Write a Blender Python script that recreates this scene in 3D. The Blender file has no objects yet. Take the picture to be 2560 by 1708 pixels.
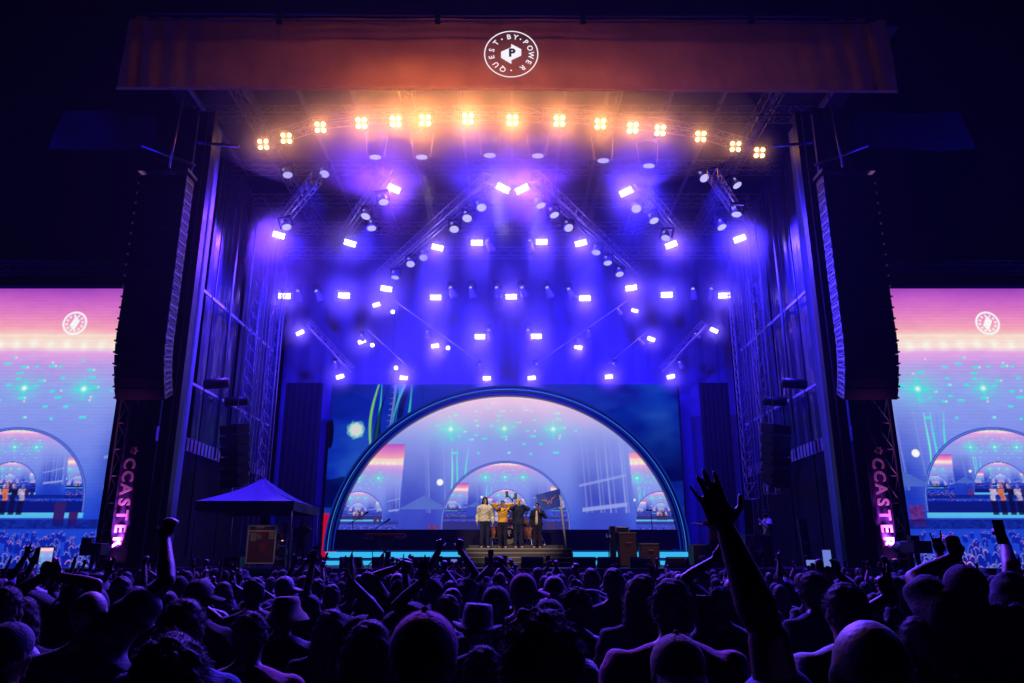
import bpy, bmesh, math, random
import numpy as np
from mathutils import Vector, Matrix
R = math.radians
random.seed(7); rng = np.random.default_rng(7)
sc = bpy.context.scene
COL = sc.collection

# ---------------------------------------------------------------- camera, world, exposure
F, PITCH, EYE = 1900.0, R(16.0), 1.9
cam_d = bpy.data.cameras.new('camera'); cam = bpy.data.objects.new('camera', cam_d); COL.objects.link(cam)
cam.location = (0, 0, EYE); cam.rotation_euler = (R(90) + PITCH, 0, 0)
cam_d.sensor_width = 36.0; cam_d.lens = 36.0 * F / 2560.0; cam_d.clip_end = 600; cam_d.clip_start = 0.05
sc.camera = cam
world = bpy.data.worlds.new('World'); sc.world = world; world.use_nodes = True
bg = world.node_tree.nodes['Background']
bg.inputs[0].default_value = (0.04, 0.03, 0.9, 1); bg.inputs[1].default_value = 0.0007   # night sky
vs = sc.view_settings; vs.view_transform = 'Standard'; vs.look = 'None'; vs.exposure = 0; vs.gamma = 1; vs.use_curve_mapping = False
cy = sc.cycles
cy.use_denoising = True
cy.max_bounces = 4; cy.diffuse_bounces = 0; cy.glossy_bounces = 2; cy.transmission_bounces = 4; cy.volume_bounces = 0
cy.sample_clamp_direct = 12; cy.sample_clamp_indirect = 3
cy.caustics_reflective = False; cy.caustics_refractive = False
cy.volume_step_rate = 1; cy.use_light_tree = True

def ray(u, v):
    a = (u - 1280) / F; b = (854 - v) / F
    return Vector((a, math.cos(PITCH) - b * math.sin(PITCH), math.sin(PITCH) + b * math.cos(PITCH)))
def P(u, v, Y):                      # the point of the plane y = Y seen at photo pixel (u, v)
    d = ray(u, v); t = Y / d.y
    return Vector((d.x * t, Y, EYE + d.z * t))
def PZ(u, v, Z):                     # the same on the level z = Z
    d = ray(u, v); t = (Z - EYE) / d.z
    return Vector((d.x * t, d.y * t, Z))
def srgb(r, g, b):
    f = lambda c: (c / 255 / 12.92) if c <= 10.31 else ((c / 255 + 0.055) / 1.055) ** 2.4
    return (f(r), f(g), f(b))

# ---------------------------------------------------------------- materials
MATS = {}
def mat(name, col, rough=0.6, metal=0.0, var=0.25, scale=6.0, bump=0.0, bscale=None, trans=0.0, spec=0.4):
    if name in MATS: return MATS[name]
    m = bpy.data.materials.new(name); m.use_nodes = True; nt = m.node_tree; N = nt.nodes; L = nt.links
    p = N['Principled BSDF']; p.inputs['Roughness'].default_value = rough; p.inputs['Metallic'].default_value = metal
    p.inputs['Specular IOR Level'].default_value = spec
    tc = N.new('ShaderNodeTexCoord'); nz = N.new('ShaderNodeTexNoise'); nz.inputs['Scale'].default_value = scale; nz.inputs['Detail'].default_value = 5
    L.new(tc.outputs['Object'], nz.inputs['Vector'])
    mx = N.new('ShaderNodeMixRGB'); mx.blend_type = 'MIX'
    mx.inputs[1].default_value = tuple(c * (1 - var) for c in col) + (1,); mx.inputs[2].default_value = tuple(min(1, c * (1 + var)) for c in col) + (1,)
    L.new(nz.outputs['Fac'], mx.inputs[0]); L.new(mx.outputs[0], p.inputs['Base Color'])
    if bump:
        n2 = N.new('ShaderNodeTexNoise'); n2.inputs['Scale'].default_value = bscale or scale * 4; n2.inputs['Detail'].default_value = 4
        L.new(tc.outputs['Object'], n2.inputs['Vector'])
        bp = N.new('ShaderNodeBump'); bp.inputs['Strength'].default_value = bump; bp.inputs['Distance'].default_value = 0.05
        L.new(n2.outputs['Fac'], bp.inputs['Height']); L.new(bp.outputs[0], p.inputs['Normal'])
    if trans:
        tr = N.new('ShaderNodeBsdfTranslucent'); L.new(mx.outputs[0], tr.inputs[0])
        ms = N.new('ShaderNodeMixShader'); ms.inputs[0].default_value = trans
        L.new(p.outputs[0], ms.inputs[1]); L.new(tr.outputs[0], ms.inputs[2]); L.new(ms.outputs[0], N['Material Output'].inputs[0])
    MATS[name] = m; return m
def emit(name, col, strength, sample='NONE'):
    if name in MATS: return MATS[name]
    m = bpy.data.materials.new(name); m.use_nodes = True; nt = m.node_tree
    e = nt.nodes.new('ShaderNodeEmission'); e.inputs[0].default_value = tuple(col) + (1,); e.inputs[1].default_value = strength
    nt.links.new(e.outputs[0], nt.nodes['Material Output'].inputs[0]); m.cycles.emission_sampling = sample
    MATS[name] = m; return m
def led_mat(name, strength):
    m = bpy.data.materials.new(name); m.use_nodes = True; nt = m.node_tree
    a = nt.nodes.new('ShaderNodeAttribute'); a.attribute_name = 'pixels'
    e = nt.nodes.new('ShaderNodeEmission'); e.inputs[1].default_value = strength
    nt.links.new(a.outputs['Color'], e.inputs[0]); nt.links.new(e.outputs[0], nt.nodes['Material Output'].inputs[0])
    m.cycles.emission_sampling = 'NONE'; return m

# ---------------------------------------------------------------- mesh helpers
class MB:
    """collects shapes; build() links them as ONE mesh object"""
    def __init__(s): s.v = []; s.f = []; s.smooth = []
    def add(s, vs, fs, smooth=False):
        o = len(s.v); s.v += [tuple(p) for p in vs]; s.f += [tuple(i + o for i in f) for f in fs]; s.smooth += [smooth] * len(fs); return s
    def box(s, c, size, rot=None, taper=1.0):
        hx, hy, hz = size[0] / 2, size[1] / 2, size[2] / 2
        p = [Vector((x * hx * (taper if z > 0 else 1), y * hy * (taper if z > 0 else 1), z * hz)) for z in (-1, 1) for y in (-1, 1) for x in (-1, 1)]
        if rot is not None: p = [rot @ q for q in p]
        c = Vector(c)
        return s.add([q + c for q in p], [(0, 2, 3, 1), (4, 5, 7, 6), (0, 1, 5, 4), (2, 6, 7, 3), (0, 4, 6, 2), (1, 3, 7, 5)])
    def quad(s, a, b, c, d): return s.add([a, b, c, d], [(0, 1, 2, 3)])
    def tube(s, a, b, r, r2=None, n=8, caps=True):
        a = Vector(a); b = Vector(b); r2 = r if r2 is None else r2
        d = b - a
        if d.length < 1e-6: return s
        q = d.to_track_quat('Z', 'Y'); vs = []
        for c, rr in ((a, r), (b, r2)):
            for i in range(n):
                t = 2 * math.pi * i / n; vs.append(c + q @ Vector((math.cos(t) * rr, math.sin(t) * rr, 0)))
        fs = [(i, (i + 1) % n, n + (i + 1) % n, n + i) for i in range(n)]
        if caps: fs += [tuple(range(n - 1, -1, -1)), tuple(range(n, 2 * n))]
        s.add(vs, fs, n > 6); return s
    def path(s, pts, r, n=6):
        pts = [Vector(p) for p in pts]
        for a, b in zip(pts, pts[1:]): s.tube(a, b, r, n=n)
        return s
    def rings(s, cs, n=16, caps=True, smooth=True):
        """cs: list of (centre, rx, ry, quat or None)"""
        vs = []
        for c, rx, ry, q in cs:
            for i in range(n):
                t = 2 * math.pi * i / n; p = Vector((math.cos(t) * rx, math.sin(t) * ry, 0))
                if q is not None: p = q @ p
                vs.append(Vector(c) + p)
        fs = []
        for k in range(len(cs) - 1):
            for i in range(n): fs.append((k * n + i, k * n + (i + 1) % n, (k + 1) * n + (i + 1) % n, (k + 1) * n + i))
        if caps: fs += [tuple(range(n - 1, -1, -1)), tuple(range((len(cs) - 1) * n, len(cs) * n))]
        return s.add(vs, fs, smooth)
    def capsule(s, a, b, ra, rb, n=14, m=4, sx=1.0):
        """tapered capsule; sx flattens across local x"""
        a = Vector(a); b = Vector(b); d = b - a
        q = d.to_track_quat('Z', 'Y') if d.length > 1e-6 else None
        z = (d.normalized() if d.length > 1e-6 else Vector((0, 0, 1))); cs = []
        for k in range(m, 0, -1):
            t = math.pi / 2 * k / (m + .25); cs.append((a - z * ra * math.sin(t), ra * math.cos(t) * sx, ra * math.cos(t), q))
        cs.append((a, ra * sx, ra, q)); cs.append((b, rb * sx, rb, q))
        for k in range(1, m + 1):
            t = math.pi / 2 * k / (m + .25); cs.append((b + z * rb * math.sin(t), rb * math.cos(t) * sx, rb * math.cos(t), q))
        return s.rings(cs, n)
    def ball(s, c, rx, ry=None, rz=None, n=18, m=12, rot=None):
        ry = rx if ry is None else ry; rz = rx if rz is None else rz; c = Vector(c); vs = []
        for k in range(1, m):
            t = math.pi * k / m
            for i in range(n):
                f = 2 * math.pi * i / n; p = Vector((math.sin(t) * math.cos(f) * rx, math.sin(t) * math.sin(f) * ry, math.cos(t) * rz))
                vs.append(p)
        vs += [Vector((0, 0, rz)), Vector((0, 0, -rz))]
        if rot is not None: vs = [rot @ p for p in vs]
        fs = []
        for k in range(m - 2):
            for i in range(n): fs.append((k * n + i, (k + 1) * n + i, (k + 1) * n + (i + 1) % n, k * n + (i + 1) % n))
        T = (m - 1) * n
        for i in range(n): fs.append((T, i, (i + 1) % n)); fs.append((T + 1, (m - 2) * n + (i + 1) % n, (m - 2) * n + i))
        return s.add([p + c for p in vs], fs, True)
    def truss(s, a, b, w=0.35, r=0.022, seg=None, up=(0, 0, 1), n=6):
        """four-chord box truss"""
        a = Vector(a); b = Vector(b); d = (b - a); L = d.length; z = d / L
        x = z.cross(Vector(up)); x = x.normalized() if x.length > 1e-3 else Vector((1, 0, 0)); y = x.cross(z)
        c = [x * (i * w / 2) + y * (j * w / 2) for i, j in ((-1, -1), (1, -1), (1, 1), (-1, 1))]
        for o in c: s.tube(a + o, b + o, r, n=n)
        k = seg or max(1, round(L / (w * 1.5)))
        for i in range(k):
            p = a + d * (i / k); q = a + d * ((i + 1) / k)
            for j in range(4):
                o1, o2 = c[j], c[(j + 1) % 4]
                s.tube(p + o1, (q + o2) if i % 2 == 0 else (q + o2), r * .55, n=4, caps=False)
                s.tube(p + o1, p + o2, r * .55, n=4, caps=False)
        return s
    def mesh(s, name):
        me = bpy.data.meshes.new(name); me.from_pydata(s.v, [], s.f); me.polygons.foreach_set('use_smooth', s.smooth); me.update(); return me
    def build(s, name, m, parent=None):
        return link(name, s.mesh(name), m, parent)
def link(name, me, m, parent=None, loc=None, rot=None):
    o = bpy.data.objects.new(name, me); COL.objects.link(o)
    if m is not None and me is not None:
        me.materials.clear(); me.materials.append(m)
    if parent is not None: o.parent = parent
    if loc is not None: o.location = loc
    if rot is not None: o.rotation_euler = rot
    return o
def bevel(o, w=0.01, seg=2):
    md = o.modifiers.new('bevel', 'BEVEL'); md.width = w; md.segments = seg; md.limit_method = 'ANGLE'; return o
def tag(o, label=None, cat=None, group=None, kind=None):
    if label: o['label'] = label
    if cat: o['category'] = cat
    if group: o['group'] = group
    if kind: o['kind'] = kind
    return o
def empty(name, loc=(0, 0, 0), rot=(0, 0, 0), label=None, cat=None, group=None):
    o = bpy.data.objects.new(name, None); COL.objects.link(o); o.location = loc; o.rotation_euler = rot; o.empty_display_size = .1
    return tag(o, label, cat, group)
def copy_tree(o, parent=None, lights=True):
    c = o.copy(); COL.objects.link(c)
    if parent is not None: c.parent = parent
    for ch in list(o.children):
        if ch.type == 'LIGHT' and not lights: continue
        copy_tree(ch, c)
    return c
def lamp(kind, name, loc, energy, col, parent=None, size=0.05, angle=60, blend=.5, target=None):
    d = bpy.data.lights.new(name, kind); d.energy = energy; d.color = col
    if kind in ('POINT', 'SPOT'): d.shadow_soft_size = size
    if kind == 'SPOT': d.spot_size = R(angle); d.spot_blend = blend
    o = bpy.data.objects.new(name, d); COL.objects.link(o); o.location = loc
    if target is not None: o.rotation_euler = (Vector(target) - Vector(loc)).to_track_quat('-Z', 'Y').to_euler()
    if parent is not None: o.parent = parent
    return o
def text_mesh(body, size, depth=0.004, font=None, bold=0.0):
    cu = bpy.data.curves.new('lettering', 'FONT'); cu.body = body; cu.size = size; cu.extrude = depth; cu.align_x = 'CENTER'; cu.align_y = 'CENTER'; cu.resolution_u = 3; cu.offset = bold
    o = bpy.data.objects.new('lettering', cu); COL.objects.link(o)
    dg = bpy.context.evaluated_depsgraph_get(); me = bpy.data.meshes.new_from_object(o.evaluated_get(dg)); bpy.data.objects.remove(o)
    return me
def merge_mesh(mb, me, M):
    vs = [M @ v.co for v in me.vertices]; mb.add(vs, [tuple(p.vertices) for p in me.polygons])
ORD = ['first', 'second', 'third', 'fourth', 'fifth', 'sixth', 'seventh', 'eighth', 'ninth', 'tenth', 'eleventh', 'twelfth', 'thirteenth', 'fourteenth', 'fifteenth', 'sixteenth', 'seventeenth', 'eighteenth', 'nineteenth', 'twentieth']
BLACK = mat('black_cloth', (0.006, 0.006, 0.009), .9, var=.4, scale=3)
BMET = mat('black_metal', (0.02, 0.02, 0.024), .45, .3, var=.3)
ALU = mat('aluminium', (0.55, 0.55, 0.58), .35, .9, var=.15)
STEEL = mat('grey_steel', (0.30, 0.30, 0.33), .45, .7, var=.2)
# ---------------------------------------------------------------- ground and stage
g = MB().box((0, 23, -.05), (80, 78, .1)).build('ground', mat('trodden_ground', (0.03, 0.035, 0.025), .95, var=.5, scale=.8, bump=.4)); tag(g, kind='structure')
DECK = 1.67
st = empty('stage', (0, 30, 0), label='broad black concert stage deck on which the band stands', cat='stage')
def rel(o, root): o.location = Vector(o.location) - root.location; return o
rel(MB().box((0, 30.5, DECK - .06), (27, 19, .12)).build('deck', mat('stage_deck', (0.02, 0.02, 0.025), .35, var=.4, scale=2), st), st)
rel(MB().box((0, 21.05, .8), (27, .06, 1.6)).build('front_skirt', BLACK, st), st)
tr = MB()
for i in range(14): tr.tube((-13 + i * 2, 22, 0), (-13 + i * 2, 22, 1.6), .05)
rel(tr.build('deck_leg', STEEL, st), st)
WL, WR = -10.4, 9.95          # the two side walls of the stage house

# fabric sheet: grid mesh with folds
def sheet(name, a, b, c, d, m, parent=None, nu=40, nv=24, fold=.05, freq=30, sag=0.0, seed=0, swag=0.0):
    """a,b bottom edge; d,c top edge"""
    a, b, c, d = map(Vector, (a, b, c, d)); nrm = (b - a).cross(d - a).normalized(); r = random.Random(seed)
    ph = [r.uniform(0, 6) for _ in range(6)]; vs = []
    for j in range(nv + 1):
        t = j / nv
        for i in range(nu + 1):
            s = i / nu; p = (a * (1 - s) + b * s) * (1 - t) + (d * (1 - s) + c * s) * t
            w = math.sin(s * freq + ph[0] + .8 * math.sin(t * 2 + ph[1])) * .5 + math.sin(s * freq * 2.3 + ph[2] + t * 3) * .25 + math.sin((s * 7 + t * 5) + ph[3]) * .3
            p = p + nrm * fold * w
            p.z -= sag * 4 * s * (1 - s) * (1 - t) + swag * abs(math.sin(s * math.pi * 3)) * (1 - t)
            vs.append(p)
    fs = [(j * (nu + 1) + i, j * (nu + 1) + i + 1, (j + 1) * (nu + 1) + i + 1, (j + 1) * (nu + 1) + i) for j in range(nv) for i in range(nu)]
    return MB().add(vs, fs, True).build(name, m, parent)

ROOFZ = 17.6
DRAPE = mat('blue_grey_drape', (0.09, 0.09, 0.2), .8, var=.2, scale=.6)
o = sheet('back_drape', (WR + .6, 35.4, 1.6), (WL - .6, 35.4, 1.6), (WL - .6, 35.4, ROOFZ), (WR + .6, 35.4, ROOFZ), DRAPE, nu=160, nv=10, fold=.10, freq=160)
tag(o, 'tall dark drape closing the back of the stage behind the arch', 'drape')
for x0, x1, Y, s in ((WL + .3, -8.45, 33.2, 1), (8.35, WR - .3, 33.2, 2)):
    o = sheet('leg_drape', (x1, Y, 1.67), (x0, Y, 1.67), (x0, Y, 9.5), (x1, Y, 9.5), BLACK, nu=40, nv=6, fold=.06, freq=40, seed=s)
    tag(o, 'black masking drape %s the video wall behind the arch' % ('left of' if s == 1 else 'right of'), 'drape', 'black masking drapes')

# roof
rf = empty('stage_roof', (0, 28, ROOFZ), label='dark peaked fabric roof over the stage on aluminium rafters', cat='roof')
rc = MB()
vs = []; nx = 24; ny = 10
for j in range(ny + 1):
    for i in range(nx + 1):
        x = -12.2 + 24.4 * i / nx; y = 20.3 + 15.4 * j / ny
        vs.append((x, y, 18.3 - .02 * abs(x) + .10 * math.sin(i * 1.3) * math.sin(j * 1.7) - .02 * (y - 20)))
fs = [(j * (nx + 1) + i, (j + 1) * (nx + 1) + i, (j + 1) * (nx + 1) + i + 1, j * (nx + 1) + i + 1) for j in range(ny) for i in range(nx)]
rel(MB().add(vs, fs, True).build('roof_skin', mat('roof_fabric', (0.02, 0.018, 0.022), .8, var=.3, scale=.7), rf), rf)
for i in range(13):
    x = -11.4 + i * 1.9
    rel(MB().box((x, 28, 17.95), (.12, 15, .22)).build('rafter', mat('dull_truss', (.30, .30, .34)), rf), rf)
for x in (-9.3, -3.6, 3.5, 9.0):
    rel(MB().truss((x, 20.6, 17.3), (x, 34.8, 17.3), .45, .028).build('roof_truss', mat('dull_truss', (.30, .30, .34), .5, .5), rf), rf)
for k, (Y, z) in enumerate(((20.9, 17.3), (23.4, 16.9), (26.1, 16.3), (28.7, 16.2), (31.2, 16.1), (33.8, 16.0))):
    t = MB().truss((-10.8, Y, z), (10.4, Y, z), .42, .026).build('cross_truss', mat('dull_truss', (.30, .30, .34), .5, .5))
    tag(t, '%s cross truss from the front under the stage roof' % ORD[k], 'truss', 'cross trusses under the stage roof')

# header banner
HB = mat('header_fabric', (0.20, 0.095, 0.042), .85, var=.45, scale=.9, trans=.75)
hd = empty('header_banner', (0, 20, 15.6), label='wide dark fabric header with round white emblem over the stage front', cat='banner')
vs = []; nu = 240; nv = 14; x0, x1, z0, z1 = -11.95, 11.62, 15.62, 18.15
for j in range(nv + 1):
    t = j / nv
    for i in range(nu + 1):
        s = i / nu; x = x0 + (x1 - x0) * s; e = max(0, abs(s - .5) * 2 - .72) / .28
        y = 20 + e * .09 * math.sin(x * 9 + t * 1.5) + .02 * math.sin(x * 2 + t * 3) + .012 * math.sin(x * 13 + t * 9) * (1 - t) + .02 * math.exp(-((x % 2.9 - 1.45) / .03) ** 2) + .12 * e * math.exp(-((abs(x) - 9.3) / .35) ** 2)
        vs.append((x, y, z0 + (z1 - z0) * t - (.12 * s if j == 0 or True else 0) * 1.0))
fs = [(j * (nu + 1) + i, j * (nu + 1) + i + 1, (j + 1) * (nu + 1) + i + 1, (j + 1) * (nu + 1) + i) for j in range(nv) for i in range(nu)]
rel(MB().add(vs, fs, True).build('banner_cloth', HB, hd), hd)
rel(MB().tube((x0, 19.97, z0 - .03), (x1, 19.97, z0 - .15), .04).build('hem_rail', mat('pale_rail', (.8, .6, .4), .5, trans=.85), hd), hd)
tp = MB().tube((x0 + .6, 19.9, 18.2), (x1 - .6, 19.9, 18.08), .035).tube((x0 + .6, 19.9, 17.98), (x1 - .6, 19.9, 17.86), .03)
rel(tp.build('top_rail', ALU, hd), hd)
for x in (-2.3, 2.2, -7.2, 7.4):
    rel(MB().box((x, 19.86, 18.04), (.16, .12, .42)).build('rail_clamp', BMET, hd), hd)
# emblem
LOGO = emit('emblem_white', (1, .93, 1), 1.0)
C0 = P(1278, 135, 19.9); er = .83
em = MB(); n = 72; ec = []
for k in range(n):
    a0, a1 = 2 * math.pi * k / n, 2 * math.pi * (k + 1) / n
    q = lambda a, r: Vector((math.cos(a) * r, 0, math.sin(a) * r))
    em.quad(q(a0, er), q(a1, er), q(a1, er - .035), q(a0, er - .035))
ring_o = em.build('ring', LOGO, hd); ring_o.location = C0 - hd.location
sp = MB()
sp.add([Vector(p) * .032 for p in [(-9.7, 0, 2.2), (0, 0, 7.2), (0, 0, 10.8), (9.6, 0, 5), (9.6, 0, -2.2), (.2, 0, -7.2), (.2, 0, -11.5), (-9.7, 0, -4.6)]], [tuple(range(8))])
o = sp.build('badge', LOGO, hd); o.location = C0 - hd.location + Vector((0, -.01, 0))
o = link('badge_letter', text_mesh('P', .38, .002, bold=.018), mat('maroon_ink', (.10, .02, .03), .8), hd, C0 - hd.location + Vector((.02, -.03, .01)), (R(90), 0, 0))
lt = MB(); seq = [('B', 97), ('Y', 77), ('P', 43), ('O', 19), ('W', -5), ('E', -29), ('R', -55), ('Q', -115), ('U', -140), ('E', -168), ('S', 168), ('T', 140)]
for ch, a in seq:
    a = R(a); me = text_mesh(ch, .24, .002, bold=.004); c = Vector((math.cos(a) * .60, 0, math.sin(a) * .60))
    M = Matrix.Translation(c) @ Matrix.Rotation(-(a - R(90)), 4, 'Y') @ Matrix.Rotation(R(90), 4, 'X'); merge_mesh(lt, me, M)
for a in (119, 61, -90):
    a = R(a); lt.add([Vector((math.cos(a) * .59 + .028 * math.cos(t * .7854), 0, math.sin(a) * .59 + .028 * math.sin(t * .7854))) for t in range(8)], [tuple(range(8))])
o = lt.build('emblem_lettering', LOGO, hd); o.location = C0 - hd.location + Vector((0, -.01, 0))

# ---------------------------------------------------------------- video feed painted as LED pixels
S0, S1, T0, T1, PX = -2.9, 2.9, -.95, 2.95, 230
FW, FH = int((S1 - S0) * PX), int((T1 - T0) * PX)
ss, tt = np.meshgrid(S0 + (np.arange(FW) + .5) / PX, T0 + (np.arange(FH) + .5) / PX)
def C(r, g, b): return np.array(srgb(r, g, b))
def ramp(t, stops):
    out = np.zeros(t.shape + (3,)); xs = [s[0] for s in stops]; cs = np.array([C(*s[1]) for s in stops])
    for k in range(3): out[..., k] = np.interp(t, xs, cs[:, k])
    return out
def vnoise(x, y, seed=0):
    r = np.random.default_rng(seed).random((64, 64)); xi = np.floor(x).astype(int); yi = np.floor(y).astype(int); fx = x - xi; fy = y - yi
    fx = fx * fx * (3 - 2 * fx); fy = fy * fy * (3 - 2 * fy); g = lambda i, j: r[j % 64, i % 64]
    return (g(xi, yi) * (1 - fx) + g(xi + 1, yi) * fx) * (1 - fy) + (g(xi, yi + 1) * (1 - fx) + g(xi + 1, yi + 1) * fx) * fy
def fbm(x, y, seed=0): return sum(vnoise(x * 2 ** k, y * 2 ** k, seed + k) * .5 ** (k + 1) for k in range(4))
def blend(img, m, c): img[...] = img * (1 - m[..., None]) + np.asarray(c) * m[..., None]
def sm(x, w=.01): return np.clip(x / w + .5, 0, 1)
def glow(img, s, t, rx, ry, c, k=1.0, p=1.0):
    blend(img, np.clip(k * np.exp(-(((ss - s) / rx) ** 2 + ((tt - t) / ry) ** 2) ** p), 0, 1), c)
CY = C(70, 235, 225); WH = np.array([1, 1, 1.]); LAV = C(150, 165, 240)
def logo_on(img, s, t, r):
    d = np.hypot((ss - s) / r, (tt - t) / r); blend(img, sm(.09 - abs(d - 1), .05), WH)
    a = np.arctan2(tt - t, ss - s); blend(img, sm(.12 - abs(d - .7), .05) * (np.sin(a * 12) > -.2) * .75, WH)
    blend(img, sm(.42 - np.maximum(abs((ss - s) / r) * .95 + abs((tt - t) / r + (ss - s) / r * -.5) * .6, abs(ss - s) / r), .05), WH)
dots = []
rd = random.Random(5)
for row, (t, n, w) in enumerate(((1.84, 4, 1.0), (1.71, 6, .9), (1.62, 6, 1.05), (1.47, 12, 1.15), (1.26, 7, 1.0), (1.08, 5, 1.0), (1.77, 3, .5), (1.36, 5, 1.0))):
    for k in range(n): dots.append(((k + .5) / n * 2 * w - w + rd.uniform(-.07, .07), t + rd.uniform(-.05, .05), rd.choice((.02, .03, .045)), rd.random()))
stars = [(-.88, 1.46, .24), (-.02, 1.47, .16), (.76, 1.46, .19)]
def paint(prev):
    nz = fbm(ss * 1.7 + 9, tt * 1.7 + 9, 3)
    img = ramp(tt + .10 * (nz - .5), [(-.9, (10, 30, 170)), (-.35, (18, 60, 215)), (0, (50, 90, 225)), (.35, (95, 125, 235)), (.9, (132, 150, 242)), (1.45, (150, 162, 243)), (1.75, (190, 160, 238)), (1.93, (235, 170, 235)), (2.02, (255, 232, 225)), (2.16, (255, 222, 205)), (2.26, (252, 170, 190)), (2.45, (236, 135, 200)), (2.65, (210, 105, 205)), (2.9, (150, 55, 190))])
    # darker structure at the sides
    for sg, a, b in ((-1, -2.0, -.72), (1, .95, 2.1)):
        m = np.exp(-((ss - (a + b) / 2) / (.45)) ** 4) * np.clip(1.35 - tt, 0, 1) * .85
        blend(img, np.clip(m * (.5 + nz), 0, 1), C(25, 50, 190))
    for s0, k in ((1.25, .4), (1.33, .25), (1.47, .5), (1.52, .3), (1.62, .7), (1.70, .35), (1.86, .8), (1.90, .4), (-1.2, .4), (-1.24, .2), (-.95, .3)):
        blend(img, sm(.012 - abs(ss - s0 - (tt - .5) * -.06), .012) * (tt > .15) * (tt < 1.5) * k, LAV)
    blend(img, sm(.02 - abs(tt - (.62 + (ss - 1.4) * .22)), .015) * (ss > 1.15) * (ss < 1.9) * .7, LAV)
    blend(img, sm(.03 - abs(tt - (.22 + (ss - 1.4) * .12)), .015) * (ss > 1.2) * (ss < 1.9) * .9, LAV)
    # header line, lamps, emblem
    blend(img, sm(.006 - abs(tt - 2.19), .006) * .6, WH)
    for k in range(13): glow(img, -1.35 + k * .225, 2.07 - .03 * abs(k - 6) / 6, .055, .055, C(255, 252, 235), 1)
    logo_on(img, .0, 2.36, .15)
    for s, t, r, q in dots:
        c = CY if q < .85 else C(255, 130, 170)
        h = .015 if q < .85 else .010; r = r if q < .85 else .011
        blend(img, sm(h - np.maximum(abs(tt - t), abs(ss - s) - r + h), .006), c)
        if q > .6: glow(img, s + r, t, .012, .012, WH, .8)
    for s, t, r in stars:
        glow(img, s, t, r * .8, r * .6, CY, .9, .6)
        d = np.minimum(abs(ss - s) * 6 + abs(tt - t), abs(ss - s) + abs(tt - t) * 6); blend(img, sm(r * .9 - d, .03) * .8, CY)
        glow(img, s, t, .03, .03, WH, 1)
    # cloudy blue panel behind the arch, glowing ball, green streaks
    m = (ss > -1.15) * (ss < 1.1) * (tt < 1.0) * (tt > 0)
    blend(img, sm(.05 - np.hypot(ss + 1.03, tt - .62), .01), WH)
    for s0, c in ((-.86, C(120, 245, 210)), (-.77, CY), (-.70, C(90, 160, 235)), (-.62, CY)):
        x = s0 + .05 * (tt - .6) + .02 * np.sin(tt * 5 + s0 * 9)
        blend(img, sm(.011 * np.clip(1.2 - abs(tt - .75) * 2.2, 0, 1) - abs(ss - x), .01) * (tt > .45) * (tt < 1.15), c)
    # side screens of the feed
    def put(m, s_c, t_b, sc_):
        if prev is None: blend(img, m * 1.0, C(170, 160, 235)); return
        u = (ss - s_c) / sc_; w = (tt - t_b) / sc_
        i = np.clip(((u - S0) * PX).astype(int), 0, FW - 1); j = np.clip(((w - T0) * PX).astype(int), 0, FH - 1)
        col = prev[j, i]; img[...] = img * (1 - m[..., None]) + col * m[..., None]
    ml = (ss < -1.66 + (tt * .05)) * (tt < 1.22) * (tt > -.32) * 1.0; put(ml, -2.3, .1, .40)
    mr = (ss > 2.02 - tt * .06) * (tt < 1.08) * (tt > -.32) * 1.0; put(mr, 2.42, .1, .40)
    # arch
    d = np.hypot(ss / 1.0, np.maximum(tt, 0) / .95); inside = (d < .965) * (tt > .0)
    ring = sm(.02 - abs(d - .985), .01) * (tt > -.1); blend(img, ring, C(50, 75, 190)); blend(img, sm(.004 - abs(d - .985), .006) * (tt > -.1), C(120, 150, 240))
    put(inside * 1.0, .0, .17, .36)
    bar = (abs(ss) < .98) * (tt < .02) * (tt > -.13); blend(img, bar * 1.0, C(12, 25, 130))
    blend(img, ((abs(ss) < 1.0) & (abs(tt + .155) < .03)) * 1.0, C(90, 190, 240))
    # tent, amps, people, deck clutter
    tent = (tt < .42 - abs(ss + 1.27) * .55) * (tt > .20) * (abs(ss + 1.27) < .42); blend(img, tent * 1.0, C(75, 105, 205))
    blend(img, ((abs(ss + 1.12) < .09) & (abs(tt + .16) < .13)) * 1.0, C(90, 40, 130) * (.5 + vnoise(ss * 40, tt * 40, 6))[..., None])
    blend(img, ((abs(ss - .70) < .07) & (abs(tt + .14) < .15)) * 1.0, C(50, 30, 110)); blend(img, ((abs(ss - .88) < .06) & (abs(tt + .20) < .09)) * 1.0, C(60, 30, 110))
    for s, c1 in ((-.13, (200, 190, 235)), (-.02, (225, 120, 90)), (.09, (20, 20, 80)), (.19, (190, 175, 215))):
        wv = .012 * np.sin(tt * 40 + s * 30); blend(img, sm(.030 + .012 * (tt > .1) - abs(ss - s - wv), .01) * (tt < .17) * (tt > .02) * 1.0, C(*c1) * (.45 + .8 * vnoise(ss * 60, tt * 60, 8))[..., None]); blend(img, sm(.026 - abs(abs(ss - s) - .012), .01) * (tt <= .03) * (tt > -.15) * .95, C(12, 14, 70)); glow(img, s, .205, .018, .026, C(140, 110, 170), 1)
    blend(img, (tt < -.20) * (tt > -.34) * (.55 + .4 * vnoise(ss * 26, tt * 40, 4)) * 1.0, C(12, 22, 120))
    # crowd: rows of rim-lit heads and arms
    r2 = random.Random(11)
    blend(img, (tt < -.32) * .8, C(30, 70, 215))
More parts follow.
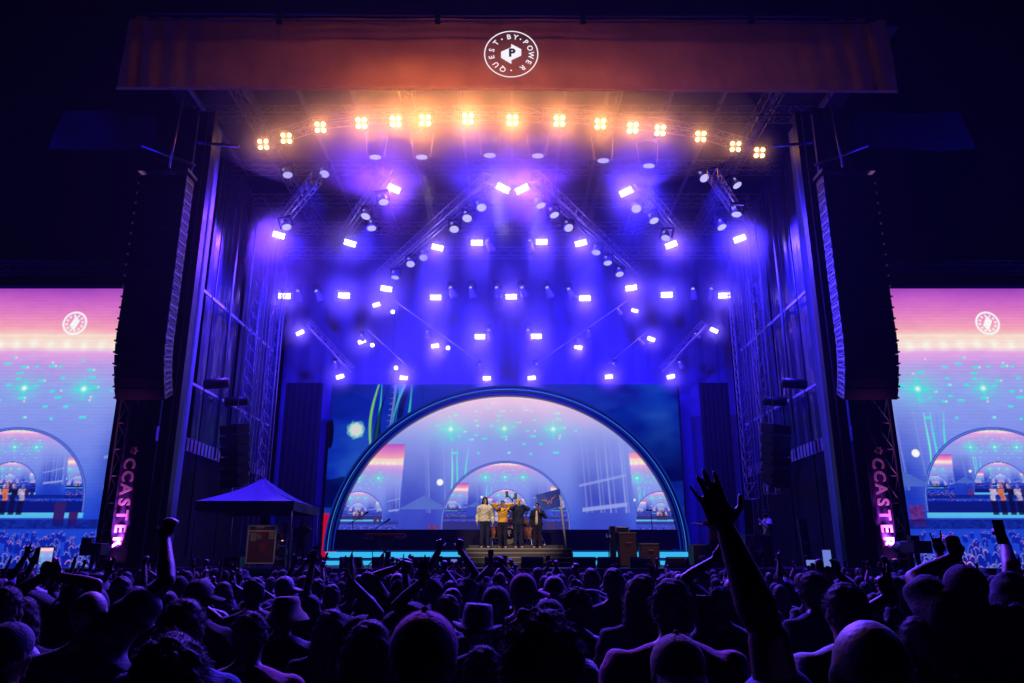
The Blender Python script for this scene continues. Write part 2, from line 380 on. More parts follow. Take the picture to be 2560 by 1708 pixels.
    for k in range(520):
        q = (k / 520) ** 1.5; t = -.36 - .60 * q; s = r2.uniform(S0, S1); r = .010 + .042 * q
        i0, i1 = max(0, int((s - 3 * r - S0) * PX)), min(FW, int((s + 3 * r - S0) * PX)); j0, j1 = max(0, int((t - 5 * r - T0) * PX)), min(FH, int((t + 4.5 * r - T0) * PX))
        if i1 <= i0 or j1 <= j0: continue
        S = ss[j0:j1, i0:i1]; T = tt[j0:j1, i0:i1]; sub = img[j0:j1, i0:i1]
        dd = np.hypot((S - s) / r, (T - t) / (r * 1.25)); body = np.maximum(abs(S - s) / (2.1 * r), (T - t + r * 1.2) / (.8 * r)); dk = C(14, 34, 175) * (1 - .3 * q)
        arm = abs(S - s - 1.6 * r - (T - t) * r2.uniform(-.4, .4)) < r * .25; arm = arm & (T < t + 3.5 * r) & (T > t - r) & (r2.random() < .4)
        m = ((dd < 1) | (body < 1) | arm) * 1.0; blend(sub, m, dk)
        blend(sub, (abs(dd - 1) < .12) * (T > t) * .8, C(150, 150, 245) if r2.random() < .7 else C(235, 150, 220)); blend(sub, arm * .4, C(120, 140, 245))
    return np.clip(img, 0, 1)
feed = None
for _ in range(4): feed = paint(feed)
def sample(img, s, t, s0=S0, t0=T0, px=PX):
    i = np.clip((s - s0) * px - .5, 0, img.shape[1] - 1.01); j = np.clip((t - t0) * px - .5, 0, img.shape[0] - 1.01)
    i0 = i.astype(int); j0 = j.astype(int); fi = (i - i0)[..., None]; fj = (j - j0)[..., None]
    return (img[j0, i0] * (1 - fi) + img[j0, i0 + 1] * fi) * (1 - fj) + (img[j0 + 1, i0] * (1 - fi) + img[j0 + 1, i0 + 1] * fi) * fj
def led_sheet(name, x0, x1, z0, z1, Y, nx, nz, fn, m, parent, clip=None):
    X, Z = np.meshgrid(np.linspace(x0, x1, nx), np.linspace(z0, z1, nz)); col = fn(X, Z)
    co = np.stack([X, np.full_like(X, Y), Z], -1).reshape(-1, 3)
    idx = np.arange(nx * nz).reshape(nz, nx); q = np.stack([idx[:-1, :-1], idx[:-1, 1:], idx[1:, 1:], idx[1:, :-1]], -1).reshape(-1, 4)
    if clip is not None:
        cx = co[q].mean(1); q = q[clip(cx[:, 0], cx[:, 2])]
    me = bpy.data.meshes.new(name); me.from_pydata([], [], []); me.vertices.add(len(co)); me.vertices.foreach_set('co', (co - np.array(parent.location)).astype(np.float32).ravel())
    me.loops.add(q.size); me.loops.foreach_set('vertex_index', q.ravel().astype(np.int32)); me.polygons.add(len(q))
    me.polygons.foreach_set('loop_start', (np.arange(len(q)) * 4).astype(np.int32)); me.update(calc_edges=True); me.validate()
    at = me.attributes.new('pixels', 'FLOAT_COLOR', 'POINT'); at.data.foreach_set('color', np.concatenate([col.reshape(-1, 3), np.ones((nx * nz, 1))], 1).astype(np.float32).ravel())
    return link(name, me, m, parent)
SCREEN = led_mat('led_pixels', .92); SCREEN2 = led_mat('led_pixels_side', .95)

# side video screens
for side, x0, x1, xc, lx in ((-1, -19.6, -12.0, -16.35, .50), (1, 11.75, 19.6, 15.9, .19)):
    r = empty('video_screen', ((x0 + x1) / 2, 25, 1.6), label='giant %s wing video screen showing the pink lit stage and crowd' % ('left' if side < 0 else 'right'), cat='video screen', group='video screens beside the stage')
    fe = feed.copy()
    if True:   # the emblem sits to the right of the arch here
        save = fe.copy(); a0 = int((-.25 - S0) * PX); a1 = int((.25 - S0) * PX); b0 = int((2.2 - T0) * PX); b1 = int((2.55 - T0) * PX)
        fe[b0:b1, a0:a1] = fe[b0:b1, a0:a0 + 1]; fe = np.ascontiguousarray(fe); logo_on(fe, lx, 2.36, .15)
    def fn(X, Z, fe=fe, xc=xc):
        c = sample(fe, (X - xc) / 2.57, (Z - 3.66) / 2.57); return c * (1 - .05 * (np.sin(Z * 55) > .3)[..., None]) * (.93 + .14 * fbm(X * 3, Z * 9, 77)[..., None])
    led_sheet('led_surface', x0, x1, 1.62, 10.99, 25, 300, 400, fn, SCREEN2, r)
    fr = MB(); fr.box(((x0 + x1) / 2, 25.25, 11.06), (x1 - x0 + .2, .45, .14)).box(((x0 + x1) / 2, 25.25, 1.5), (x1 - x0 + .2, .45, .2)).box((x0 - .06, 25.25, 6.2), (.12, .45, 9.7)).box((x1 + .06, 25.25, 6.2), (.12, .45, 9.7)).box(((x0 + x1) / 2, 25.3, 6.3), (x1 - x0, .3, 9.2))
    rel(fr.build('screen_frame', BLACK, r), r)
    rel(MB().truss((x0, 25.4, 11.9), (x1, 25.4, 11.9), .4, .03).build('top_truss', BLACK, r), r)
    lg = MB()
    for x in (x0 + .3, x1 - .3): lg.truss((x, 25.8, 0), (x, 25.8, 13), .4, .03)
    rel(lg.build('support_leg', STEEL, r), r)

# rear video wall with the night sky picture
vw = empty('rear_video_wall', (0, 34, 1.7), label='rear video wall with dark cloudy sky and starburst behind the arch', cat='video screen')
def wall_pic(X, Z):
    # picture coordinates: metres, 0..17 by 0..7.3
    n = fbm(X * .30 + 3, Z * .55, 21); n2 = fbm(X * .8, Z * 1.4 + 5, 31)
    out = ramp(n, [(.2, (0, 2, 60)), (.38, (0, 8, 100)), (.5, (2, 30, 175)), (.62, (10, 60, 205)), (.8, (40, 100, 225))])
    f = np.clip((Z - 6.2) / 2.5, 0, 1) * np.clip((X + 9) / 3, .55, 1) * np.clip((4.2 - X) / 2.5, 0, 1); m = f[..., None]; out = out * (1 - m) + C(12, 45, 200) * m
    dkm = np.clip((X - 3.4) / 2.5, 0, 1) * np.clip(1 - abs(Z - 5.6) / 3.4, 0, 1) * .8; out = out * (1 - dkm[..., None]) + C(0, 3, 70) * dkm[..., None]
    for z0, z1, k in ((5.05, 5.9, -1), (3.6, 4.3, -1)):
        m = np.clip((Z < (z0 + .45 * n2 * 2)) * (Z > z0 - 1.0) * (X < -5.5) * .75, 0, 1); out = out * (1 - m[..., None]) + C(0, 2, 45) * m[..., None]
    m = np.clip((Z < 3.9 + .5 * n2) * (Z > 3.1) * (abs(X) > 5) * .9, 0, 1) * np.clip(n2 * 2, 0, 1); out = out * (1 - m[..., None]) + C(20, 70, 200) * m[..., None]
    m = np.clip((Z < 5.4 + 1.4 * (n2 - .5)) * (Z > 3.9) * (X > 6.0) * .8, 0, 1) * np.clip(n2 * 1.8, 0, 1); out = out * (1 - m[..., None]) + C(14, 50, 190) * m[..., None]
    # starburst
    d = P(890, 1075, 34); a = np.arctan2(Z - d.z, X - d.x); r = np.hypot(X - d.x, Z - d.z)
    sp_ = .30 + .10 * np.abs(np.sin(a * 15 + 1)) + .05 * np.sin(a * 37); m = sm(sp_ - r, .03); out = out * (1 - m[..., None]) + C(150, 250, 235) * m[..., None]
    m = sm(.27 - r, .1); out = out * (1 - m[..., None]) + m[..., None]
    # tall green and cyan ribbons
    for k, (u0, u1, w, c, bt) in enumerate(((948, 935, .05, (150, 240, 90), 1), (955, 940, .06, (60, 235, 190), 0), (975, 950, .22, (2, 10, 70), 0), (1000, 980, .14, (30, 150, 215), 0), (1012, 985, .07, (90, 215, 225), 0), (990, 968, .05, (120, 160, 225), 0), (1022, 1005, .12, (5, 20, 90), 0), (1030, 1012, .05, (60, 235, 200), 0))):
        top = P(u0, 962, 34); bot = P(u1 - 8, 1130, 34); f = (Z - bot.z) / (top.z - bot.z)
        xx = bot.x + (top.x - bot.x) * f + .22 * np.sin(f * 3.1) * (k % 2 * 1.2 - .9); ww = w * (.6 + .5 * np.sin(np.clip(f, 0, 1) * 3.1 + k))
        m = sm(ww - abs(X - xx), .04) * (f > -.25) * (.9); out = out * (1 - m[..., None]) + C(*c) * m[..., None]
    top = P(985, 980, 34); m = ((abs(X - top.x + (top.z - Z) * .10) < .12) & (np.sin(Z * 24) > .8)) * .5; out = out * (1 - m[..., None]) + C(120, 150, 230) * m[..., None]
    # red panel low at the left, small dark pod with a red stripe
    d = P(812, 1285, 34); m = sm(d.z - Z, .1) * (X < -7.55) * 1.0; out = out * (1 - m[..., None]) + C(235, 10, 45) * m[..., None]
    d = P(832, 1085, 34); m = sm(.9 - np.hypot((X - d.x + .1) / .16, (Z - d.z) / .75), .1); out = out * (1 - m[..., None]) + C(2, 3, 40) * m[..., None]
    m = sm(.03 - abs(X - d.x + .22 + (Z - d.z) * -.1), .02) * (abs(Z - d.z) < .25); out = out * (1 - m[..., None]) + C(190, 10, 60) * m[..., None]
    m = ((X > -4.1) & (X < -4.05)) | ((X > 4.25) & (X < 4.28)); out = out * (1 - .3 * m[..., None])
    return np.clip(out * .72, 0, 1)
wz = P(1280, 961, 34).z
led_sheet('led_surface', -8.22, 7.55, 2.0, wz, 34, 440, 200, wall_pic, SCREEN, vw)
rel(MB().box((-.3, 34.3, (1.7 + wz) / 2), (15.9, .5, wz - 1.75)).build('screen_frame', BLACK, vw), vw)

# the arch with its own screen
AX, AZ, AW, AH, AY = -.20, 2.20, 7.17, 6.62, 31.0
ar = empty('arch_frame', (AX, AY, DECK), label='huge half round arch with blue glowing edge tubes around the central screen', cat='arch')
def arch_pts(w, h, n=96, y=0): return [Vector((math.cos(math.pi * k / n) * w, y, math.sin(math.pi * k / n) * h + AZ - DECK)) for k in range(n + 1)]
def band(w0, h0, w1, h1, y0, y1, n=96):
    mb = MB(); A = arch_pts(w0, h0, n, y0); B = arch_pts(w1, h1, n, y1)
    mb.add(A + B, [(k, k + 1, n + 2 + k, n + 1 + k) for k in range(n)], True); return mb
ABLUE = mat('arch_blue_paint', (0.015, 0.03, 0.10), .4, var=.1)
A1 = band(AW, AH, AW, AH, -.25, .35); b2 = band(AW - .42, AH - .42, AW, AH, -.25, -.25); b3 = band(AW - .42, AH - .42, AW - .42, AH - .42, -.25, .35)
A1.add(b2.v, b2.f, True); A1.add(b3.v, b3.f, True); A1.build('arch_body', ABLUE, ar)
GL1 = emit('arch_tube_blue', srgb(20, 60, 190), .45); GL2 = emit('arch_tube_cyan', srgb(50, 140, 225), .75); GL3 = emit('arch_base_cyan', srgb(55, 190, 245), .95)
for off, m, w in ((.03, GL1, .035), (.17, GL2, .016), (.25, GL1, .02), (.39, GL1, .025)):
    t = MB().path(arch_pts(AW - off, AH - off, 96, -.28), w, 6); t.build('glow_tube', m, ar)
zb = AZ - DECK
for z, h, m in ((.40, .22, GL3), (.55, .04, GL1), (.22, .05, GL1), (.10, .16, GL3)):
    o = MB().box((0, -.3, z), (2 * AW - .25 + (.0 if z < .5 else -.5), .06, h)).build('base_light_bar', m, ar)
MB().box((0, -.2, 1.0), (2 * AW - .85, .12, .72)).build('base_panel', BLACK, ar)
MB().box((0, -.22, .12), (2 * AW - .9, .1, .26)).build('base_plinth', mat('plinth_blue', (.03, .05, .2), .5), ar)
for u0, u1 in ((1000, 1150), (1420, 1428), (1700, 1722)):
    a, b = P(u0, 1400, AY - .4), P(u1, 1400, AY - .4); o = MB().box(((a.x + b.x) / 2 - AX, -.38, .10), (b.x - a.x, .05, .30)).build('base_glow_panel', emit('base_glow', srgb(35, 130, 215), .8), ar)
def arch_pic(X, Z):
    c = sample(feed, (X - (-.26)) / 2.57, (Z - 3.3) / 2.57); n = fbm(X * 1.1, Z * 1.1, 44)
    f = np.clip((Z - 5.8) / 2.8, 0, 1); f2 = np.clip(1 - (Z - 2.8) / 3, 0, 1)
    g = (np.clip((Z - 6.6) / 2.0, 0, 1) ** 1.3 * .80 + .03)[..., None]; c = c * (1 - g) + C(255, 228, 240) * g
    return np.clip(c * (.92 + .16 * n[..., None]), 0, 1)
led_sheet('led_surface', AX - AW + .3, AX + AW - .3, 2.84, AZ + AH - .3, AY + .05, 520, 240, arch_pic, SCREEN, ar,
          clip=lambda x, z: ((x - AX) / (AW - .25)) ** 2 + ((z - AZ) / (AH - .25)) ** 2 < 1)
MB().box((0, .3, 1.2), (2 * AW - 1.2, .15, 1.4)).build('screen_backing', BLACK, ar)
# ---------------------------------------------------------------- lamps
VIO = (0.22, 0.085, 1.0); DEEP = (0.018, 0.012, 1.0)
STROBE_W, BLIND_W = 85.0, 320.0
PANEL = emit('strobe_panel', (.80, .74, 1.0), 9.0); LENS = emit('lens_glow', (.50, .47, 1.0), 1.1); TUNG = emit('tungsten', (1.0, .62, .26), 9.0); DIML = emit('dim_lens', (.30, .30, .95), .9)
def make_strobe():
    r = empty('strobe_light'); hb = MB().box((0, .07, 0), (.56, .14, .30)); o = hb.build('housing', BMET, r); bevel(o, .012)
    for z in (.062, -.062):
        MB().box((0, -.008, z), (.46, .016, .088)).build('lamp_panel', PANEL, r)
    MB().path([(-.31, .07, 0), (-.31, .07, .24), (.31, .07, .24), (.31, .07, 0)], .018).tube((0, .07, .24), (0, .07, .36), .03).build('yoke', BMET, r)
    return r
def make_blinder():
    r = empty('blinder_light'); h = MB().box((0, .1, 0), (.50, .16, .50)); bevel(h.build('housing', BMET, r), .015)
    for x in (-.115, .115):
        for z in (-.115, .115):
            MB().rings([((x, 0, z), .09, .09, Vector((0, 1, 0)).to_track_quat('Z', 'Y')), ((x, -.05, z), .10, .10, Vector((0, 1, 0)).to_track_quat('Z', 'Y'))], 16, caps=False).build('reflector', ALU, r)
            MB().ball((x, -.02, z), .078, .03, .078).build('lamp', TUNG, r)
    MB().path([(-.30, .1, 0), (-.30, .1, .36), (.30, .1, .36), (.30, .1, 0)], .016).build('yoke', BMET, r)
    return r
GREYM = mat('fixture_grey', (.30, .30, .34), .35, .3, var=.2)
def make_mover():
    r = empty('moving_head_light')
    bevel(MB().box((0, .05, .42), (.30, .26, .12)).build('base', BMET, r), .01)
    MB().box((-.17, .05, .22), (.035, .14, .34)).box((.17, .05, .22), (.035, .14, .34)).box((0, .05, .372), (.34, .12, .04)).build('yoke', BMET, r)
    q = Vector((.1, .55, -.8)).to_track_quat('Z', 'Y')
    hd_ = MB().rings([((0, -.06, .08), .11, .11, q), ((.01, .02, 0), .135, .135, q), ((.05, .12, -.16), .17, .17, q), ((.07, .2, -.30), .185, .185, q), ((.075, .21, -.32), .16, .16, q)], 18)
    h = hd_.build('head', GREYM, r)
    MB().rings([((-.005, -.075, .095), .075, .075, Vector((0, -1, .25)).to_track_quat('Z', 'Y')), ((-.005, -.10, .10), .072, .072, Vector((0, -1, .25)).to_track_quat('Z', 'Y')), ((-.005, -.115, .104), .04, .04, Vector((0, -1, .25)).to_track_quat('Z', 'Y'))], 16).build('lens', LENS, h)
    return r
def make_wash():
    r = empty('wash_light')
    q = Vector((.1, -.45, -1)).to_track_quat('Z', 'Y')
    MB().rings([((-.03, .10, .30), .09, .09, q), ((0, .04, .16), .14, .14, q), ((0, 0, .02), .20, .20, q), ((.01, -.03, -.04), .225, .225, q)], 20).build('head', GREYM, r)
    MB().rings([((.012, -.035, -.052), .20, .20, q), ((.014, -.04, -.062), .18, .18, q)], 20).build('lens', LENS, r)
    MB().box((-.27, .05, .18), (.035, .14, .42)).box((.27, .05, .18), (.035, .14, .42)).box((0, .05, .42), (.58, .2, .09)).build('yoke', BMET, r)
    MB().ball((-.11, -.05, .24), .06, .03, .06).build('status_lens', DIML, r)
    return r
def make_scoop():
    r = empty('follow_spot'); q = Vector((0, -.2, -1)).to_track_quat('Z', 'Y')
    MB().rings([((0, .05, .85), .33, .22, q), ((0, 0, .45), .30, .26, q), ((0, -.05, 0), .22, .22, q)], 16).build('housing', BMET, r)
    MB().rings([((0, -.055, -.01), .20, .10, q), ((0, -.06, -.05), .20, .10, q)], 18).build('lens', LENS, r)
    MB().path([(-.38, 0, .9), (-.30, -.02, .02), (.30, -.02, .02), (.38, 0, .9)], .012).build('yoke', ALU, r)
    return r

def hang(proto, first, loc, rot, label, group, cat, lit=None, light_off=-.22, cable_to=None, scale=1.0):
    o = proto if first else copy_tree(proto, lights=False)
    o.location = loc; o.rotation_euler = rot; o.scale = (scale,) * 3; tag(o, label, cat, group)
    if lit:
        kind, en, col = lit
        off = Matrix.Rotation(rot[2], 3, 'Z') @ Vector((0, light_off, -.10)); L_ = lamp(kind, 'lamp_glow', off, en, col, o, size=.09, angle=86, blend=1.0)
        if kind == 'SPOT': L_.rotation_euler = (R(-80), 0, 0)
    return o
# strobes: u, v, roll, depth, power, row
ST = [(985, 472, -25, 24.5, 1, 'a'), (1258, 471, -28, 23.6, 1, 'a'), (1305, 473, 28, 23.6, 1, 'a'), (1565, 480, 25, 24.5, 1, 'a'),
      (697, 588, -14, 27.5, 1, 'b'), (875, 608, -16, 28, 1, 'b'), (1094, 619, -14, 28.5, .8, 'b'), (1192, 607, 0, 29, .9, 'b'), (1354, 605, 0, 29, .9, 'b'), (1452, 608, 14, 28.5, .8, 'b'), (1678, 612, 20, 28, 1, 'b'), (1849, 597, 20, 27.5, 1, 'b'),
      (711, 740, 0, 31, 1, 'c'), (860, 739, 0, 31, 1, 'c'), (966, 722, -8, 32, .9, 'c'), (1089, 744, 0, 32.5, .9, 'c'), (1278, 742, 0, 32.5, .9, 'c'), (1462, 746, 0, 32.5, .9, 'c'), (1578, 720, 8, 32, .9, 'c'), (1667, 737, 0, 31, 1, 'c'), (1811, 739, 0, 31, 1, 'c'),
      (1200, 842, 0, 33, .8, 'd'), (1341, 841, 0, 33, .8, 'd'),
      (941, 762, 20, 32.6, .6, 'd'), (1587, 777, -15, 32.6, .7, 'd'), (750, 832, 28, 32, .5, 'd'), (905, 854, 22, 33, .5, 'd'), (1088, 865, 8, 33, .5, 'd'), (1446, 868, -15, 33, .5, 'd'), (1628, 848, -22, 32.6, .6, 'd'), (1785, 826, -30, 32, .35, 'd'),
      (850, 942, 20, 33, .5, 'e'), (1009, 945, -5, 33, .5, 'e'), (1217, 946, 0, 33, .5, 'e'), (1329, 945, 5, 33, .5, 'e'), (1522, 942, 5, 33, .5, 'e'), (1677, 942, 12, 33, .5, 'e')]
ROWN = {'a': 'topmost strobe row', 'b': 'second strobe row down', 'c': 'middle strobe row', 'd': 'row under the middle one', 'e': 'lowest row over the arch'}
PS = make_strobe(); lamps_at = []
for row in 'abcde':
    xs = sorted([s for s in ST if s[5] == row], key=lambda s: s[0])
    for k, (u, v, roll, Y, pw, _) in enumerate(xs):
        first = row == 'a' and k == 0
        p = P(u, v, Y); sc_ = {'a': 1.0, 'b': 1.0, 'c': 1.06, 'd': 1.0 if pw > .7 else .62, 'e': .72}[row]
        if 'e' == row or pw <= .6: sc_ = .72
        r = 'flat' if roll == 0 else 'tilted'
        lamps_at.append((p, 'v', .8 if sc_ > .8 else .55))
        so = hang(PS, first, p, (R(18), R(-roll), R(-8 * p.x / 10)), '%s violet-white strobe, %s from left in the %s' % (r, ORD[k], ROWN[row]), 'strobe lights over the stage', 'strobe light', ('POINT', STROBE_W * pw, VIO), scale=sc_)
        if row == 'a' or (row == 'b' and k in (0, 7)): lamp('SPOT', 'audience_beam', (0, -.3, -.1), 31000, ((.13, .035, 1.0) if k in (0, 2) else (.045, .022, 1.0)), so, size=.15, angle=100, blend=1.0).rotation_euler = (R(-72), 0, 0)
# star-like pin spots
PP = None
for k, (u, v, Y) in enumerate(((982, 780, 32.6), (931, 863, 33), (1120, 870, 33), (990, 920, 33.2))):
    o = empty('pin_spot', P(u, v, Y), (R(20), 0, 0), 'tiny dazzling star-like pin spot, %s from the top left of centre' % ORD[k], 'spotlight', 'pin spots'); q = Vector((0, -1, 0)).to_track_quat('Z', 'Y')
    MB().rings([((0, .25, 0), .05, .05, q), ((0, 0, 0), .09, .09, q)], 12).build('housing', BMET, o); MB().ball((0, -.01, 0), .085, .03, .085).build('lens', PANEL, o)
    lamp('POINT', 'lamp_glow', (0, -.2, 0), 45, (.35, .2, 1.0), o)
# blinders
BL = [(604, 332), (657, 318), (735, 293), (829, 283), (908, 279), (976, 277), (1074, 273), (1176, 276), (1284, 278), (1378, 285), (1452, 294), (1515, 300), (1608, 314), (1688, 337), (1743, 351)]
PB = make_blinder(); bpos = []
EN = [.15, .2, .35, 1.2, 2.3, 2.5, 1.9, 1.7, 1.3, 1.0, .6, .4, .2, .1, .1]
for k, (x, y) in enumerate(BL):
    p = PZ(x * 1.0894, y * 1.0894, 16.35); bpos.append(p)
    bo = hang(PB, k == 0, p, (R(14), R((k - 7) * 1.6), R(-2 * p.x)), 'amber four-lamp blinder, %s from the left in the arc' % ORD[k], 'amber blinders under the header', 'blinder light', ('SPOT', BLIND_W * EN[k], (1.0, .40, .11)), scale=.95)
    lamp('POINT', 'halo_glow', (0, -.28, -.05), 62 * min(2.0, max(.16, EN[k])), (1.0, .30, .085), bo, size=.1)
for p in bpos: lamps_at.append((p, 'a', .7))
t = MB()
for a, b in zip(bpos, bpos[1:]): t.truss(a + Vector((0, .5, .55)), b + Vector((0, .5, .55)), .34, .02, seg=3)
tag(t.build('curved_truss', ALU), 'curved lighting truss carrying the arc of amber blinders', 'truss')
# V trusses
VT = [((1220, 457), (948, 697), 14.3, 'long bright truss sloping from the centre down to the left'), ((1334, 452), (1594, 692), 14.3, 'long bright truss sloping from the centre down to the right'),
      ((970, 441), (860, 594), 14.6, 'shorter truss sloping left beside the long central one'), ((1585, 457), (1708, 601), 14.6, 'shorter truss sloping right beside the long central one'),
      ((790, 455), (690, 580), 14.8, 'short dim truss at the far left of the fan of trusses'), ((1782, 445), (1880, 594), 14.8, 'short dim truss at the far right of the fan of trusses')]
for a, b, z, lb in VT:
    A, B = PZ(*a, z), PZ(*b, z)
    r = empty('sloping_truss', (A + B) / 2, (0, 0, 0), lb, 'truss', 'fan of trusses over the stage')
    rel(MB().truss(A + Vector((0, 0, .15)), B + Vector((0, 0, .15)), .36, .022).build('lattice', ALU, r), r); rel(MB().tube(A, B, .05).build('lower_chord', ALU, r), r)
VB = [((767, 812), (877, 932), 32, 33.2, 'low truss sloping down inward at the far left over the video wall'), ((987, 752), (1232, 930), 32, 33.4, 'long thin truss sloping down to the arch top from the left'), ((1568, 752), (1318, 926), 32, 33.4, 'long thin truss sloping down to the arch top from the right'),
      ((919, 825), (1037, 932), 32.4, 33.3, 'thin low truss between the two others left of centre'), ((1623, 824), (1497, 930), 32.4, 33.3, 'thin low truss between the two others right of centre'), ((1765, 812), (1656, 932), 32, 33.2, 'low truss sloping down inward at the far right over the video wall')]
for a, b, Ya, Yb, lb in VB:
    A, B = P(*a, Ya), P(*b, Yb); w = .04 if 'far' in lb else .022
    r = empty('low_truss', (A + B) / 2, (0, 0, 0), lb, 'truss', 'low trusses over the arch')
    if 'far' in lb: rel(MB().truss(A + Vector((0, .2, .15)), B + Vector((0, .2, .15)), .26, .014).build('lattice', ALU, r), r)
    rel(MB().tube(A, B, w).build('lower_chord', ALU, r), r)
# movers and washes
MV = [(1035, 677), (1081, 677), (1140, 677), (1199, 677), (1257, 677), (1307, 680), (683, 685), (728, 685), (775, 685), (1545, 680), (1590, 680), (1632, 680), (1120, 570), (1216, 570), (1122, 775), (1212, 775)]
PM = make_mover(); PW = make_wash()
for k, (x, y) in enumerate(MV):
    Y = 32 if y > 600 else 29
    if y > 700: Y = 33
    row = 'of the high pair under flat strobes' if y == 570 else ('of the low pair over the arch' if y == 775 else 'level with the middle strobes')
    same = sorted([m for m in MV if (m[1] == y) or (abs(m[1] - y) < 12)], key=lambda m: m[0]); p = P(x * 1.0894, y * 1.0894 - 12, Y)
    hang(PM, k == 0, p, (R(-6), R(random.uniform(-14, 14)), R(random.uniform(-25, 25))), 'moving head light, %s from left %s' % (ORD[same.index((x, y))], row), 'moving head lights', 'stage light', scale=.92)
WS = [(1105, 475), (1072, 500), (1042, 525), (972, 590), (942, 605), (907, 635), (1240, 470), (1271, 492), (1304, 522), (1368, 578), (1394, 602), (1421, 628), (840, 495), (852, 522), (880, 462), (657, 520), (1460, 478), (1500, 505), (1528, 545), (1655, 520), (1690, 490), (1690, 424), (660, 400), (1615, 408), (745, 398)]
wl = sorted(WS, key=lambda m: m[0])
for k, (x, y) in enumerate(WS):
    z = 13.9; p = PZ(x * 1.0894, y * 1.0894, z if y > 440 else 15.4)
    hang(PW, k == 0, p, (R(random.uniform(-12, 18)), R(random.uniform(-16, 16)), R(random.uniform(-35, 35))), 'grey wash light on the truss fan, %s from the left' % (ORD[wl.index((x, y))] if wl.index((x, y)) < 20 else ['twenty-first', 'twenty-second', 'twenty-third', 'twenty-fourth', 'twenty-fifth'][wl.index((x, y)) - 20]), 'wash lights on the trusses', 'stage light', scale=.85 if y < 640 else .8)
for x, y in ((1105, 475), (1240, 470), (972, 590), (1368, 578), (840, 495), (1460, 478), (657, 520), (1690, 490)):
    p = PZ(x * 1.0894, y * 1.0894, 13.9); src = min((o for o in COL.objects if o.name.startswith('wash_light')), key=lambda o: (o.location - p).length)
    T_ = Vector((p.x * .9, 35, 9.5)); L_ = lamp('SPOT', 'blue_beam', p + Vector((0, .1, -.3)), 9000, DEEP, None, size=.12, angle=95, blend=1.0, target=T_); L_.parent = src; L_.matrix_parent_inverse = src.matrix_basis.inverted()
LM = [(830, 868 - 88), (768, 842), (980, 772), (1055 + 45, 848), (1232, 846), (1325, 790), (1350, 770), (1420, 720), (1408, 845), (1470, 790), (1560, 842), (1598, 776)]
ll = sorted(LM, key=lambda m: m[0])
for k, (x, y) in enumerate(LM):
    p = P(x * 1.0894, y * 1.0894 - 8, 32.8)
    hang(PM, False, p, (R(-8), R(random.uniform(-20, 20)), R(random.uniform(-40, 40))), 'small spotlight on the low trusses, %s from the left' % ORD[ll.index((x, y))], 'small spotlights above the arch', 'stage light', scale=.55)
for o in [o for o in COL.objects if o.name.startswith('moving_head_light') and 'middle strobes' in o.get('label', '') or (o.name.startswith('moving_head_light') and 'high pair' in o.get('label', ''))]:
    p = Vector(o.location); L_ = lamp('SPOT', 'shaft_beam', p + Vector((0, -.22, .02)), 900, (.30, .16, 1.0), None, size=.05, angle=9, blend=.7, target=p + Vector((p.x * .10, -1.0, -9))); L_.parent = o; L_.matrix_parent_inverse = o.matrix_basis.inverted()
PC = make_scoop()
for k, (x, y) in enumerate(((862, 352), (968, 352), (1124, 348), (1234, 349), (1384, 360), (1488, 372))):
    p = PZ(x * 1.0894, y * 1.0894 + 10, 15.2); o = hang(PC, k == 0, p, (0, 0, 0), 'black hanging follow spot under the amber blinders, %s from the left' % ORD[k], 'hanging follow spots', 'spotlight')
    if k != 4: lamp('SPOT', 'spot_beam', (0, -.35, -.4), (900, 6000, 4000, 6000, 0, 3500)[k], (1.0, .80, .62), o, size=.15, angle=(6, 12, 12, 12, 0, 12)[k], blend=.6, target=None).rotation_euler = (Vector(((-7.0, 21.8, 2.2), (-.6, 26, 2.9), (1.6, 25.4, 3), (.6, 26, 2.9), 0, (4.0, 25.4, 2.4))[k]) - (p + Vector((0, -.35, -.4)))).to_track_quat('-Z', 'Y').to_euler()
# haze
HZ = MB().box((0, 22.5, 9.6), (84, 84, 21.6)); hz = HZ.build('haze', None); tag(hz, 'thin violet lit stage haze filling the air', 'haze', kind='stuff')
hm = bpy.data.materials.new('haze'); hm.use_nodes = True; nt = hm.node_tree; nt.nodes.remove(nt.nodes['Principled BSDF'])
pv = nt.nodes.new('ShaderNodeVolumePrincipled'); pv.inputs['Density'].default_value = .0002; pv.inputs['Color'].default_value = (.85, .85, .9, 1); pv.inputs['Anisotropy'].default_value = .6
nt.links.new(pv.outputs[0], nt.nodes['Material Output'].inputs['Volume']); hz.data.materials.append(hm)

def smoke(name, c, rx, ry, rz, dens, col, label, an=.72):
    o = MB().ball((0, 0, 0), rx, ry, rz, n=48, m=32).build(name, None); o.location = c; tag(o, label, 'smoke', kind='stuff')
    m = bpy.data.materials.new(name); m.use_nodes = True; t = m.node_tree; t.nodes.remove(t.nodes['Principled BSDF'])
    v = t.nodes.new('ShaderNodeVolumePrincipled'); v.inputs['Density'].default_value = dens; v.inputs['Color'].default_value = col; v.inputs['Anisotropy'].default_value = an
    t.links.new(v.outputs[0], t.nodes['Material Output'].inputs['Volume']); o.data.materials.append(m)
smoke('stage_smoke', (-.2, 28.3, 12.6), 10.3, 6.4, 5.6, .009, (.9, .9, .95, 1), 'violet glowing smoke hanging among the stage lamps', .4)
smoke('stage_smoke', (-.2, 29.5, 12.4), 6.2, 4.8, 4.6, .010, (.9, .9, .95, 1), 'densest smoke at the middle of the lighting rig', .4)
smoke('amber_smoke', (-1.2, 22.6, 16.0), 9.5, 3.4, 2.6, .10, (.95, .9, .85, 1), 'amber glowing smoke drifting before the header banner')


